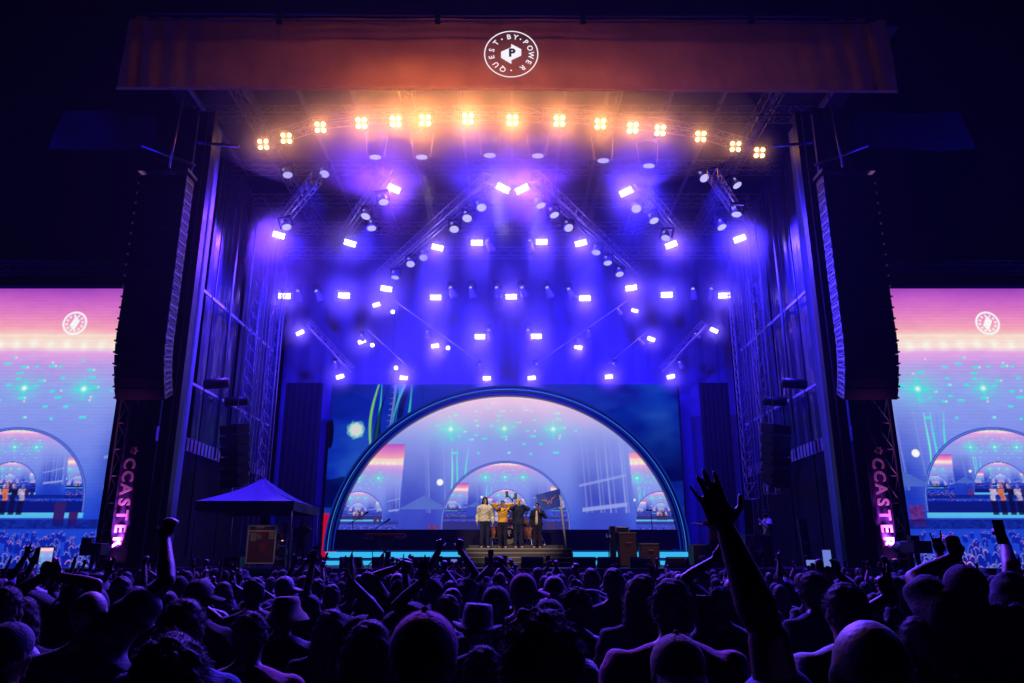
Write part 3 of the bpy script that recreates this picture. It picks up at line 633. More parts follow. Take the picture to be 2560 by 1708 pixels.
def puff_mat(name, dens):
    m = bpy.data.materials.new(name); m.use_nodes = True; t = m.node_tree; t.nodes.remove(t.nodes['Principled BSDF']); N = t.nodes; L = t.links
    tc = N.new('ShaderNodeTexCoord'); g = N.new('ShaderNodeTexGradient'); g.gradient_type = 'SPHERICAL'; L.new(tc.outputs['Object'], g.inputs[0])
    p = N.new('ShaderNodeMath'); p.operation = 'POWER'; p.inputs[1].default_value = 2.2; L.new(g.outputs['Fac'], p.inputs[0]); q = N.new('ShaderNodeMath'); q.operation = 'MULTIPLY'; q.inputs[1].default_value = dens; L.new(p.outputs[0], q.inputs[0])
    ge = N.new('ShaderNodeNewGeometry'); nz = N.new('ShaderNodeTexNoise'); nz.inputs['Scale'].default_value = .9; nz.inputs['Detail'].default_value = 2; L.new(ge.outputs['Position'], nz.inputs['Vector'])
    mr = N.new('ShaderNodeMapRange'); mr.inputs[1].default_value = .32; mr.inputs[2].default_value = .68; mr.inputs[3].default_value = .65; mr.inputs[4].default_value = 1.35; L.new(nz.outputs['Fac'], mr.inputs[0]); q2 = N.new('ShaderNodeMath'); q2.operation = 'MULTIPLY'; L.new(q.outputs[0], q2.inputs[0]); L.new(mr.outputs[0], q2.inputs[1]); q = q2
    v = N.new('ShaderNodeVolumePrincipled'); v.inputs['Color'].default_value = (.9, .9, .95, 1); v.inputs['Anisotropy'].default_value = .2
    L.new(q.outputs[0], v.inputs['Density']); L.new(v.outputs[0], N['Material Output'].inputs['Volume']); return m
pm1, pm2 = puff_mat('strobe_bloom', 1.6), puff_mat('amber_bloom', 1.0)
sme = {'v': MB().ball((0, 0, 0), 1, 1, 1, n=20, m=14).mesh('bloom_puff'), 'a': MB().ball((0, 0, 0), 1, 1, 1, n=20, m=14).mesh('bloom_puff')}
sme['v'].materials.append(pm1); sme['a'].materials.append(pm2)
for k, (p, c, r) in enumerate(lamps_at):  # added smoke balls, shaped to imitate bloom and vertical streaks of the lamps
    o = bpy.data.objects.new('bloom_puff', sme[c]); COL.objects.link(o); o.location = p + Vector((0, -.25, 0)); tag(o, 'added smoke ball imitating the bloom of the %s lamps' % ('strobe' if c == 'v' else 'amber'), 'smoke', 'smoke balls imitating lamp bloom', 'stuff')
    tall = c == 'v' and abs(p.x) < 3.6; R_ = r * 1.75; o.scale = (R_ * (.8 if tall else 1), R_, R_ * (1.9 if tall else 1.1))
    if c == 'a': tl = 3 <= k - (len(lamps_at) - 15) <= 9; o.scale = (R_ * .8, R_ * .8, R_ * (1.9 if tl else 1.1))
for x, y, tx in ((657, 520, -10.6), (745, 398, -10.6), (1690, 490, 10.2), (1615, 408, 10.2)):
    p = PZ(x * 1.0894, y * 1.0894, 13.9 if y > 440 else 15.4); src = min((o for o in COL.objects if o.name.startswith('wash_light')), key=lambda o: (o.location - p).length)
    L_ = lamp('SPOT', 'blue_side_beam', p + Vector((-.3 if tx < 0 else .3, .1, -.35)), 4500, DEEP, None, size=.12, angle=110, blend=1.0, target=Vector((tx, 25, 7))); L_.parent = src; L_.matrix_parent_inverse = src.matrix_basis.inverted()

# front of house follow spots on a mast behind the audience
fm = MB().truss((-2.6, -14, 0), (-2.6, -14, 11), .4, .03).truss((2.6, -14, 0), (2.6, -14, 11), .4, .03).truss((-2.6, -14, 10.6), (2.6, -14, 10.6), .4, .03)
tag(fm.build('spotlight_gantry', STEEL), 'steel gantry behind the audience carrying the follow spots', 'gantry')
for x, en, an, T_, lb in ((-2, 17000, 5.8, (-.3, 26, 3.2), 'warm follow spot aimed at the band, left one of two'), (2, 17000, 5.8, (.1, 26, 3.2), 'warm follow spot aimed at the band, right one of two'), (-1, 2600, 2.2, (-7.0, 21.8, 2.2), 'warm follow spot aimed at the red road case'), (1, 2600, 4.5, (4.6, 25, 2.4), 'warm follow spot aimed at the brown amplifiers')):
    r = empty('follow_spot', (x, -14, 11.1), (0, 0, 0), lb, 'spotlight', 'front of house follow spots'); MB().tube((0, -.5, .25), (0, .3, 0), .16, .20, n=16).box((0, 0, -.2), (.1, .1, .35)).build('housing', BMET, r)
    lamp('SPOT', 'spot_beam', (0, .45, -.02), en, (1.0, .76, .55), r, size=.1, angle=an, blend=.5).rotation_euler = (Vector(T_) - Vector((x, -13.55, 11.08))).to_track_quat('-Z', 'Y').to_euler()
# ---------------------------------------------------------------- side structures
TARP = mat('blue_tarp', (.05, .07, .17), .55, var=.2, scale=1.2, bump=.25, bscale=5)
SHINY = mat('glossy_tarp', (.025, .03, .07), .28, var=.3, scale=1.0, bump=.35, bscale=3, spec=.8)
WHITEM = mat('white_painted_metal', (.75, .75, .78), .5, var=.1)
for sg, X, nm in ((-1, WL, 'left'), (1, WR, 'right')):
    r = empty('side_wall', (X, 28, DECK), label='tall tarpaulin clad scaffold wall on the stage\'s %s flank with pale rails' % nm, cat='scaffold wall', group='scaffold walls flanking the stage')
    Xo = X + sg * .35
    a, b = ((Xo, 22.3, DECK), (Xo, 33.4, DECK)) if sg < 0 else ((Xo, 33.4, DECK), (Xo, 22.3, DECK))
    for k, (y0, y1) in enumerate(((22.4, 25.0), (25.2, 28.6), (28.8, 33.4))):
        z0 = 5.6; A, B = ((Xo, y0, z0), (Xo, y1, z0)) if sg < 0 else ((Xo, y1, z0), (Xo, y0, z0))
        o = sheet('tarp_panel', A, B, (B[0], B[1], 16.6), (A[0], A[1], 16.6), SHINY if k == 1 else TARP, r, nu=50, nv=60, fold=.05, freq=22, seed=k + 3); rel(o, r)
    A, B = ((Xo, 22.4, DECK), (Xo, 33.4, DECK)) if sg < 0 else ((Xo, 33.4, DECK), (Xo, 22.4, DECK))
    rel(sheet('lower_dark_sheet', A, B, (B[0], B[1], 5.5), (A[0], A[1], 5.5), BLACK, r, nu=60, nv=20, fold=.05, freq=30), r)  # black sheet standing in for the darkness low on the wall
    for z, w, y1 in ((10.7, .10, 31.5), (7.45, .09, 32.5)):
        y = 22.6
        while y < y1:
            ln = 1.1 + .5 * random.random(); rel(MB().box((X + sg * .1, y + ln / 2, z), (.06, ln, w)).build('ledger_rail', WHITEM, r), r); y += ln + .12
    rel(MB().box((X + sg * .05, 27.2, 5.45), (.10, 10.2, .42)).build('wide_beam', mat('lavender_grey_steel', (.5, .5, .58), .5, var=.2, scale=3), r), r)
    gp = MB()
    for k in range(34): gp.box((X - sg * .01, 22.4 + k * .3, 5.45), (.03, .03, .40))
    rel(gp.build('beam_slots', BMET, r), r)
    for y, r_, z1, m in ((23.7, .075, 12.4, WHITEM), (26.6, .05, 15.5, STEEL), (29.6, .04, 15, ALU), (32.4, .05, 15, STEEL)):
        rel(MB().tube((X - sg * .02, y, 5.3), (X - sg * .02, y, z1), r_).build('scaffold_post', m, r), r)
    for y in (24.4, 25.5, 27.9): rel(MB().tube((X + sg * .15, y, 2.0), (X + sg * .15, y, 16), .03).build('thin_post', BMET, r), r)
    for k in range(7):
        y = 29.2 + k * .33; rel(MB().path([(X - sg * .3, y, 16.5), (X - sg * (.3 - .02 * k), y + .1, 10), (X - sg * .2, y + .3, 2.2)], .012, 4).build('hanging_cable', BMET if k % 2 else STEEL, r), r)
    for y in (28.2, 30.6):
        t = MB().truss((X - sg * .45, y, 4.2), (X - sg * .45, y, 12.5 if y < 29 else 14), .42, .026).build('lattice_tower', STEEL)
        tag(t, 'slender lattice tower %s the %s scaffold wall' % ('at the middle of' if y < 29 else 'at the rear of', nm), 'truss tower', 'lattice towers beside the stage walls')
    # drum shaped motor housings and hanging monitor speaker stack
    for k, (y, z) in enumerate(((24.9, 7.6), (26.9, 7.4))):
        m = MB().tube((X - sg * .9, y, z), (X - sg * .1, y, z - .05), .17, n=16); m.tube((X - sg * .5, y, z + .17), (X - sg * .5, y, 14), .01, n=4)
        tag(m.build('chain_hoist', BMET), 'black drum shaped hoist hanging at the %s wall, %s' % (nm, 'nearer the audience' if k == 0 else 'farther upstage'), 'hoist', 'chain hoists by the stage walls')
    sf = empty('side_fill_speaker', (X - sg * 1.1, 25.3, 4.9), label='black side fill speaker stack hanging inside the %s stage wall' % nm, cat='speaker', group='side fill speaker stacks')
    for k in range(6):
        q = Matrix.Rotation(R(sg * 35), 3, 'Z') @ Matrix.Rotation(R(12 + 4 * k), 3, 'X')
        bevel(MB().box((0, .10 * k, -.33 * k + 1.2), (.95, .5, .31), rot=q).build('speaker_box', BMET, sf), .015)
    MB().tube((0, .1, 1.4), (0, .1, 9), .02).build('hanging_chain', STEEL, sf)
    # front corner tower with tarp column
    tw = empty('corner_tower', (X, 22, 0), label='tall black roof tower with blue tarp column at the stage\'s %s front corner' % nm, cat='tower', group='roof towers at the front corners')
    c0, c1 = (X + .30, X + .45) if sg < 0 else (X - .45, X - .30)
    ci = c1 if sg < 0 else c0; ya, yb = (23.15, 21.9) if sg < 0 else (21.9, 23.15)
    rel(sheet('tarp_column', (ci, yb, 1.7), (ci, ya, 1.7), (ci, ya, 16.0), (ci, yb, 16.0), mat('lit_column_tarp', (.12, .16, .42), .5, var=.3, scale=1.5, bump=.3, bscale=5), tw, nu=16, nv=110, fold=.05, freq=7, seed=9), tw)  # brighter copy of the tarp, blue light put into its colour
    rel(sheet('column_front', (c0, 21.88, 1.7), (c1, 21.88, 1.7), (c1, 21.88, 16.0), (c0, 21.88, 16.0), BLACK, tw, nu=6, nv=40, fold=.02, freq=7, seed=9), tw)
    rel(MB().box(((c0 + c1) / 2 - .0, 22.15, 8.8), (.5, .3, 14.6)).build('tower_mast', BMET, tw), tw)
    e0, e1 = (X - 1.38, X - .05) if sg < 0 else (X + .05, X + 1.38)
    rel(sheet('black_scrim', (e0, 22.25, .8), (e1, 22.25, .8), (e1, 22.25, 16.4), (e0, 22.25, 16.4), BLACK, tw, nu=24, nv=60, fold=.04, freq=9, seed=4), tw)
    s0 = e0 if sg < 0 else e1
    rel(MB().truss(((e0 + e1) / 2 + sg * .02, 21.98, .4), ((e0 + e1) / 2 + sg * .02, 21.98, 7.2), .48, .022).build('lattice', STEEL, tw), tw)
    rel(MB().box((X - sg * .1, 21.9, 13.4), (.16, .12, .75)).build('white_marker', WHITEM, tw), tw)
    rel(MB().tube((X - sg * .35, 21.6, 13.9), (X + sg * 1.4, 21.6, 14.6), .05).tube((X - sg * .35, 21.6, 14.7), (X - sg * 1.6, 21.8, 14.7), .05).build('bracket_arm', STEEL, tw), tw)
    # line array
    pa = empty('line_array', (X - sg * .25, 21, 6.2), label='long black line array of stacked speakers hanging at the stage\'s %s' % nm, cat='speaker', group='main line arrays')
    px0, px1 = (-11.42, -9.98) if sg < 0 else (9.55, 11.1)
    GR = mat('speaker_grille', (.008, .008, .012), .85, var=.3, scale=60); SIDE = mat('speaker_side', (.75, .78, .88), .45, var=.15)
    z = 13.25; y = 21.0; ang = 0; N = 21; h = .335
    for k in range(N):
        if k > 14: ang += 5.0
        q = Matrix.Rotation(R(ang), 3, 'X')
        cen = Vector(((px0 + px1) / 2, y, z - h / 2)); 
        cab = MB().box((0, .28, 0), (px1 - px0 - .04, .56, h - .02), rot=None); cb = cab.build('cabinet', GR, pa); cb.location = cen - pa.location; cb.rotation_euler = (R(ang), 0, 0)
        inx = (px1 - px0) / 2 * -sg
        sd = MB().box((inx - sg * .0, .27, h / 2 - .035), (.03, .50, .03)).box((inx, .27, -h / 2 + .035), (.03, .50, .03)).box((inx, .04, 0), (.03, .04, h - .05)).box((inx, .50, 0), (.03, .05, h - .05))
        for j in range(5): sd.box((inx, .10 + j * .085, 0), (.03, .022, h - .08))
        sd.box((inx, .27, .02), (.028, .42, .07))
        s_ = sd.build('side_frame', SIDE, cb)
        MB().box((-inx, .02, -.1), (.06, .05, .05)).build('rigging_pin', STEEL, cb)
        z -= h * math.cos(R(ang)); y += h * math.sin(R(ang)) * .9
    bm = MB().box(((px0 + px1) / 2, 21.3, 13.4), (px1 - px0 + .1, .7, .10)).tube(((px0 + px1) / 2, 21.3, 13.4), ((px0 + px1) / 2, 21.6, 16.5), .03)
    rel(bm.build('flying_frame', ALU, pa), pa)
    # pink lit vertical banner with lettering
    bx = (X - .36) if sg < 0 else (X + .32)
    vb = empty('vertical_banner', (bx, 21.5, 1.2), label='narrow pink lit banner with sideways letters on the %s tower' % nm, cat='banner', group='upright lettered banners')
    o = sheet('cloth', (bx - .27, 21.55, 1.7), (bx + .27, 21.55, 1.7), (bx + .27, 21.55, 6.2), (bx - .27, 21.55, 6.2), mat('violet_banner', (.05, .03, .16), .6, var=.2, bump=.5, bscale=4), vb, nu=24, nv=120, fold=.03, freq=5, seed=5); rel(o, vb)
    lt = MB()
    for k, ch in enumerate('*CCASTER'):
        me = text_mesh(ch, .44, .008, bold=.014); zc = 4.85 - k * .355
        M = Matrix.Translation(Vector((0, 0, zc - 1.2))) @ Matrix.Rotation(R(90), 4, 'Y') @ Matrix.Rotation(R(90), 4, 'X'); merge_mesh(lt, me, M)
    o = lt.build('banner_lettering', mat('banner_white', (.8, .8, .82), .5, var=.05), vb); o.location = (0, -.03, 0)
    ul = empty('uplight', (bx + sg * .05, 21.33, 1.83), (R(-14), 0, 0), 'small pink uplight at the foot of the %s lettered banner' % nm, 'uplight', 'pink uplights'); q = Vector((0, 0, 1)).to_track_quat('Z', 'Y')
    MB().tube((0, 0, -.14), (0, 0, .06), .09, .11, n=14).build('housing', BMET, ul); MB().ball((0, 0, .06), .09, .09, .02).build('lens', emit('pink_lens', (1, .25, 1), 3), ul)
    lamp('SPOT', 'uplight_beam', (bx + sg * .05 - ul.location.x, 0, .12), 1100, (1.0, .16, .95), ul, size=.05, angle=35, blend=.9).rotation_euler = (R(180), 0, 0)
    # outer black crates at the tower foot
    cx = X - sg * -1.6 if False else X + sg * 1.75
    m = MB().box((cx, 21.0, 1.2), (.95, .8, .75)).box((cx - .1, 21.0, .45), (1.2, .9, .8)).box((cx + .1, 20.9, 1.62), (.8, .6, .06))
    tag(bevel(m.build('speaker_crate', BMET), .02), 'black boxy speaker on a stand at the foot of the %s tower' % nm, 'speaker')
    # wing canopy of sagging fabric high beside the roof
    ua, ub = (120, 470) if sg < 0 else (2440, 2090); pa_, pb_, pc_, pd_ = P(ua, 372, 25.4), P(ub, 366, 25.4), P(ub, 290, 25.8), P(ua + 40 * -sg, 276, 25.8)
    q4 = (pa_, pb_, pc_, pd_) if sg < 0 else (pb_, pa_, pd_, pc_)
    o = sheet('wing_canopy', *q4, mat('dark_blue_cloth', (.012, .014, .022), .7, var=.6, scale=.5), None, nu=50, nv=16, fold=.10, freq=6, sag=.12, seed=2)
    tag(o, 'dark sagging cloth stretched high above the %s video screen' % nm, 'canopy')

    # added blue lamp imitating the flare glow at the frame edge
    xl = -20.6 if sg < 0 else 20.4
    wl_ = empty('edge_glow_lamp', (xl, 23.5, 15.1), (R(10), 0, 0), 'added blue lamp for the edge glow above the %s screen' % nm, 'added_lamp', 'added edge glow lamps')
    bevel(MB().box((0, .1, 0), (.7, .2, .35)).build('housing', BMET, wl_), .01); MB().box((0, -.01, 0), (.62, .02, .28)).build('lens', emit('edge_glow_blue', (.3, .3, 1), 5), wl_)
    lamp('POINT', 'edge_glow', (0, -.3, 0), 2200, (.02, .012, 1.0), wl_, size=.1)
# ---------------------------------------------------------------- people
TMP = bpy.data.scenes.new('workbench')
def solidify(mb, vox=.012, it=3, name='body'):
    o = bpy.data.objects.new(name, mb.mesh(name)); TMP.collection.objects.link(o)
    r = o.modifiers.new('r', 'REMESH'); r.mode = 'VOXEL'; r.voxel_size = vox; r.use_smooth_shade = True
    if it: s = o.modifiers.new('s', 'SMOOTH'); s.factor = .5; s.iterations = it
    VL = TMP.view_layers[0]; VL.update(); dg = VL.depsgraph; me = bpy.data.meshes.new_from_object(o.evaluated_get(dg), depsgraph=dg); me.name = name
    bpy.data.objects.remove(o); return me
def wrinkle(me, amp=.006, f=18, seed=0):
    n = len(me.vertices); co = np.empty(n * 3, np.float32); me.vertices.foreach_get('co', co); co = co.reshape(-1, 3)
    no = np.empty(n * 3, np.float32); me.vertex_normals.foreach_get('vector', no); no = no.reshape(-1, 3)
    x, y, z = co.T; w = np.sin(x * f + z * f * .6 + seed) * np.sin(z * f * 1.1 + y * f + seed * 2) + .5 * np.sin(z * f * 2.1 + x * f * 1.3 + seed)
    co += no * (amp * w)[:, None]; me.vertices.foreach_set('co', co.ravel()); me.update(); return me
FING = {'tall': ((.04, .10), (.04, .015), (.04, -.03), (.10, -.20), .5), 'open': ((.05, .14), (.05, .05), (.05, -.05), (.08, -.16), .55), 'relax': ((.35, .05), (.4, .0), (.45, -.03), (.5, -.08), .3), 'fist': ((1.45, .0), (1.5, 0), (1.5, 0), (1.5, 0), -.2),
        'peace': ((.03, .14), (.03, -.10), (1.5, 0), (1.5, 0), -.2), 'horns': ((.03, .12), (1.5, 0), (1.5, 0), (.05, -.15), -.1), 'point': ((.03, .05), (1.45, 0), (1.5, 0), (1.5, 0), -.1), 'hold': ((.75, .05), (.8, 0), (.85, 0), (.9, -.05), .2), 'clap': ((.1, .03), (.1, 0), (.1, -.02), (.12, -.05), .3)}
def hand(mb, w, d, n, side, pose, thick=1.0):
    """w wrist, d direction along the hand, n palm normal; side +1 when the thumb lies along n x d"""
    d = Vector(d).normalized(); n = (Vector(n) - d * Vector(n).dot(d)).normalized(); x = n.cross(d) * side; w = Vector(w)
    pc = w + d * .045
    q = Matrix((x, n, d)).transposed()
    mb.ball(w + d * .05, .042, .018 * thick, .052, 14, 10, rot=q); mb.ball(w + d * .078, .041, .015 * thick, .028, 14, 8, rot=q); mb.capsule(w - d * .03, w + d * .03, .027, .026, sx=1.0)
    F_ = FING[pose]; L = (.070, .080, .074, .058)
    for k in range(4):
        curl, spr = F_[k]; b = w + d * (.092 - .004 * abs(k - 1)) + x * (.030 - .0205 * k); dd = (d + x * spr).normalized(); p = b; a = 0
        r = (.0088, .009, .0086, .0075)[k] * thick
        for j, f in enumerate((.46, .31, .23)):
            a += curl * (.75 if j == 0 else .9); v = dd * math.cos(a) + n * math.sin(a); e = p + v * L[k] * f * 1.0; mb.capsule(p, e, r, r * .93, 8, 2); p = e; r *= .94
    t = F_[4]; b = w + d * .022 + x * .030
    t1 = (x * (.75 + t * .4) + d * (.55) + n * (.25 if t > 0 else .6)).normalized(); p1 = b + t1 * .042; t2 = (t1 * .6 + d * .7 + (n * .5 - x * .5 if t < 0 else n * .05)).normalized()
    mb.capsule(b, p1, .013 * thick, .011 * thick, 8, 2); mb.capsule(p1, p1 + t2 * .034, .0105 * thick, .009 * thick, 8, 2)
def ik(S, T, pole, l1=.29, l2=.265):
    S, T = Vector(S), Vector(T); d = T - S; L = min(d.length, (l1 + l2) * .995); u = d.normalized(); T = S + u * L
    a = (l1 * l1 - l2 * l2 + L * L) / (2 * L); h = math.sqrt(max(0, l1 * l1 - a * a)); p = Vector(pole); p = p - u * p.dot(u)
    p = p.normalized() if p.length > 1e-4 else Vector((0, 0, -1)); return S + u * a + p * h, T
POSES = {  # wrist target for the right (+x) arm relative to shoulder, pole, hand dir, palm normal, fingers
    'down': ((.09, .06, -.52), (.3, -1, 0), (.02, .12, -1), (-1, 0, 0), 'relax'),
    'up': ((.06, .10, .53), (1, -.3, 0), (.0, .1, 1), (0, 1, 0), 'open'),
    'up_wide': ((.24, .08, .48), (1, -.2, -.2), (.25, .1, 1), (0, 1, 0), 'open'),
    'up_bent': ((.06, .18, .36), (1, .2, -.4), (-.1, .05, 1), (0, 1, 0), 'open'),
    'fist': ((.04, .14, .50), (1, -.2, 0), (0, .1, 1), (0, 1, 0), 'fist'), 'horns': ((.08, .12, .50), (1, -.2, 0), (0, .1, 1), (0, 1, 0), 'horns'),
    'point': ((.06, .22, .46), (1, -.2, 0), (0, .3, 1), (0, 1, 0), 'point'), 'peace': ((.06, .16, .40), (1, 0, -.2), (0, .1, 1), (0, 1, 0), 'peace'),
    'phone': ((-.10, .24, .26), (1, .2, -.5), (-.15, .15, 1), (0, 1, -.0), 'hold'), 'phone_high': ((-.09, .22, .42), (1, .2, -.3), (-.15, .1, 1), (0, 1, 0), 'hold'),
    'clap': ((-.15, .22, .30), (1, .3, -.4), (-.2, .2, 1), (-1, 0, 0), 'clap'), 'head': ((-.07, .06, .20), (1, .1, .2), (-.8, -.1, .5), (-1, 0, 0), 'relax'), 'face': ((-.14, .14, .13), (.6, .4, -.8), (-.1, -.1, 1), (0, -1, 0), 'relax'),
    'mouth': ((-.10, .20, .12), (.8, .2, -.5), (-.3, .0, 1), (0, -1, 0), 'hold'), 'chest': ((-.02, .26, -.05), (.7, .1, -.8), (-.3, .4, .8), (-1, 0, 0), 'clap'),
}
SH = .185
def make_body(arms, vox=.012, thick=1.15, legs=True, fat=1.0, head_tilt=(0, 0), face=False, l=(.29, .265)):
    """arms: (right, left) each a pose name or explicit tuple; returns mesh and joints"""
    b = MB(); J = {}
    tor = [(.86, .155, .11), (.93, .17, .118), (1.02, .155, .11), (1.12, .148, .105), (1.24, .165, .115), (1.35, .182, .118), (1.42, .165, .10), (1.475, .10, .08), (1.50, .06, .06)]
    b.rings([((0, 0, z), rx * fat, ry * fat, None) for z, rx, ry in tor], 24)
    b.capsule((0, -.012, 1.42), (0, .008, 1.60), .066, .060)
    for s in (-1, 1): b.capsule((s * .025, -.025, 1.535), (s * .14, -.012, 1.435), .040, .058)
    hx, hy = head_tilt; H = Vector((hx, .012 + hy, 1.672)); q = Matrix.Rotation(-hx * 2.5, 3, 'Y') @ Matrix.Rotation(-hy * 3, 3, 'X'); J['head'] = (H, q)
    hp = lambda x, y, z: H + q @ Vector((x, y, z))
    b.ball(hp(0, -.012, .012), .0745, .094, .096, 20, 14, q); b.ball(hp(0, .03, -.055), .054, .062, .062, 14, 10, q); b.ball(hp(0, .086, -.018), .012, .022, .026, 8, 6, q)
    b.ball(hp(0, .068, .022), .050, .02, .014, 10, 6, q); b.ball(hp(0, .082, -.105), .022, .018, .016, 8, 6, q); b.ball(hp(0, .082, -.062), .022, .012, .010, 8, 6, q)
    for s in (-1, 1): b.ball(hp(s * .076, -.005, -.012), .012, .022, .034, 8, 6, q); b.ball(hp(s * .045, .05, -.03), .022, .025, .022, 8, 6, q)
    for s, a in ((1, arms[0]), (-1, arms[1])):
        if isinstance(a, str): tgt, pole, hd_, nn, fg = POSES[a]; tgt = Vector((tgt[0] * s, tgt[1], tgt[2])); pole = (pole[0] * s, pole[1], pole[2]); hd_ = (hd_[0] * s, hd_[1], hd_[2]); nn = (nn[0] * s, nn[1], nn[2])
        else: tgt, pole, hd_, nn, fg = a; tgt = Vector(tgt)
        up = max(0, tgt.z) / .55; S = Vector((s * (SH * fat - .02 * up), 0, 1.415 + .045 * up)); T = S + tgt if isinstance(a, str) else tgt
        E, W = ik(S, T, pole, *l); J['arm' + ('R' if s > 0 else 'L')] = (S, E, W, Vector(hd_), Vector(nn))
        b.capsule(S, S, .062 * fat, .062 * fat); b.capsule((s * .10, 0, 1.40), S, .07, .06); b.capsule(S, E, .052 * fat, .041 * fat); m = E.lerp(W, .3); b.capsule(E, m, .041, .043 * fat); b.capsule(m, W, .043 * fat, .027)
        hand(b, W, hd_, nn, (1 if s < 0 else -1) , fg, thick)
    if legs:
        for s in (-1, 1):
            h, k, an, to = Vector((s * .09, 0, .90)), Vector((s * .105, .02, .50)), Vector((s * .11, -.02, .09)), Vector((s * .125, .15, .035))
            b.capsule(h, k, .09 * fat, .056); b.capsule(k, k.lerp(an, .35) + Vector((0, -.02, 0)), .054, .056); b.capsule(k.lerp(an, .35) + Vector((0, -.02, 0)), an, .055, .038); b.capsule(an - Vector((0, .03, .04)), to, .042, .036)
    return solidify(b, vox, 2), J
def make_shirt(J, sleeve=.55, fat=1.0, hem=.86, vox=.014, infl=.016, seed=0, collar=1.475, loose=.0):
    b = MB(); i = infl
    tor = [(hem, .175 + loose, .125 + loose), (.95, .172 + loose, .122 + loose), (1.04, .158 + loose * .8, .112 + loose * .6), (1.14, .15 + loose * .5, .108), (1.24, .165, .115), (1.35, .182, .118), (1.42, .165, .10), (1.46, .115, .088), (collar + .015, .068, .066)]
    b.rings([((0, 0, z), rx * fat + i, ry * fat + i, None) for z, rx, ry in tor], 28)
    b.rings([((0, -.008, collar + .005), .088 + i * .4, .084 + i * .4, None), ((0, -.008, collar + .030), .080 + i * .3, .078 + i * .3, None), ((0, -.008, collar + .036), .070, .068, None)], 24)
    for s in 'RL':
        S, E, W, _, _ = J['arm' + s]; sx = 1 if s == 'R' else -1
        b.capsule((sx * .09, 0, 1.395), S, .075 + i, .062 + i); b.capsule((sx * .045, -.02, 1.505), (sx * .15, -.012, 1.435), .034 + i, .058 + i); b.capsule(S, S.lerp(E, min(1, sleeve * 2 if sleeve < .5 else 1) if sleeve < 1 else 1), .056 * fat + i + .006, .046 * fat + i + .008) if sleeve >= .5 else b.capsule(S, S.lerp(E, sleeve * 1.6), .058 + i + .010, .060 + i + .022)
        if sleeve >= 1: b.capsule(E, E.lerp(W, .93), .045 * fat + i, .030 + i)
    return wrinkle(wrinkle(solidify(b, vox, 2, 'shirt'), .008, 12, seed), .006, 27, seed + 1)
def make_trousers(fat=1.0, seed=0, shorts=False):
    b = MB(); b.rings([((0, 0, z), rx * fat, ry * fat, None) for z, rx, ry in ((.82, .17, .125), (.9, .18, .13), (1.0, .165, .12), (1.04, .155, .112))], 24)
    for s in (-1, 1):
        h, k, an = Vector((s * .09, 0, .88)), Vector((s * .105, .02, .50)), Vector((s * .11, -.02, .12))
        b.capsule(h, k, .103 * fat, .074); 
        if not shorts: b.capsule(k, an, .072, .062)
    return wrinkle(solidify(b, .018, 2, 'trousers'), .004, 25, seed)
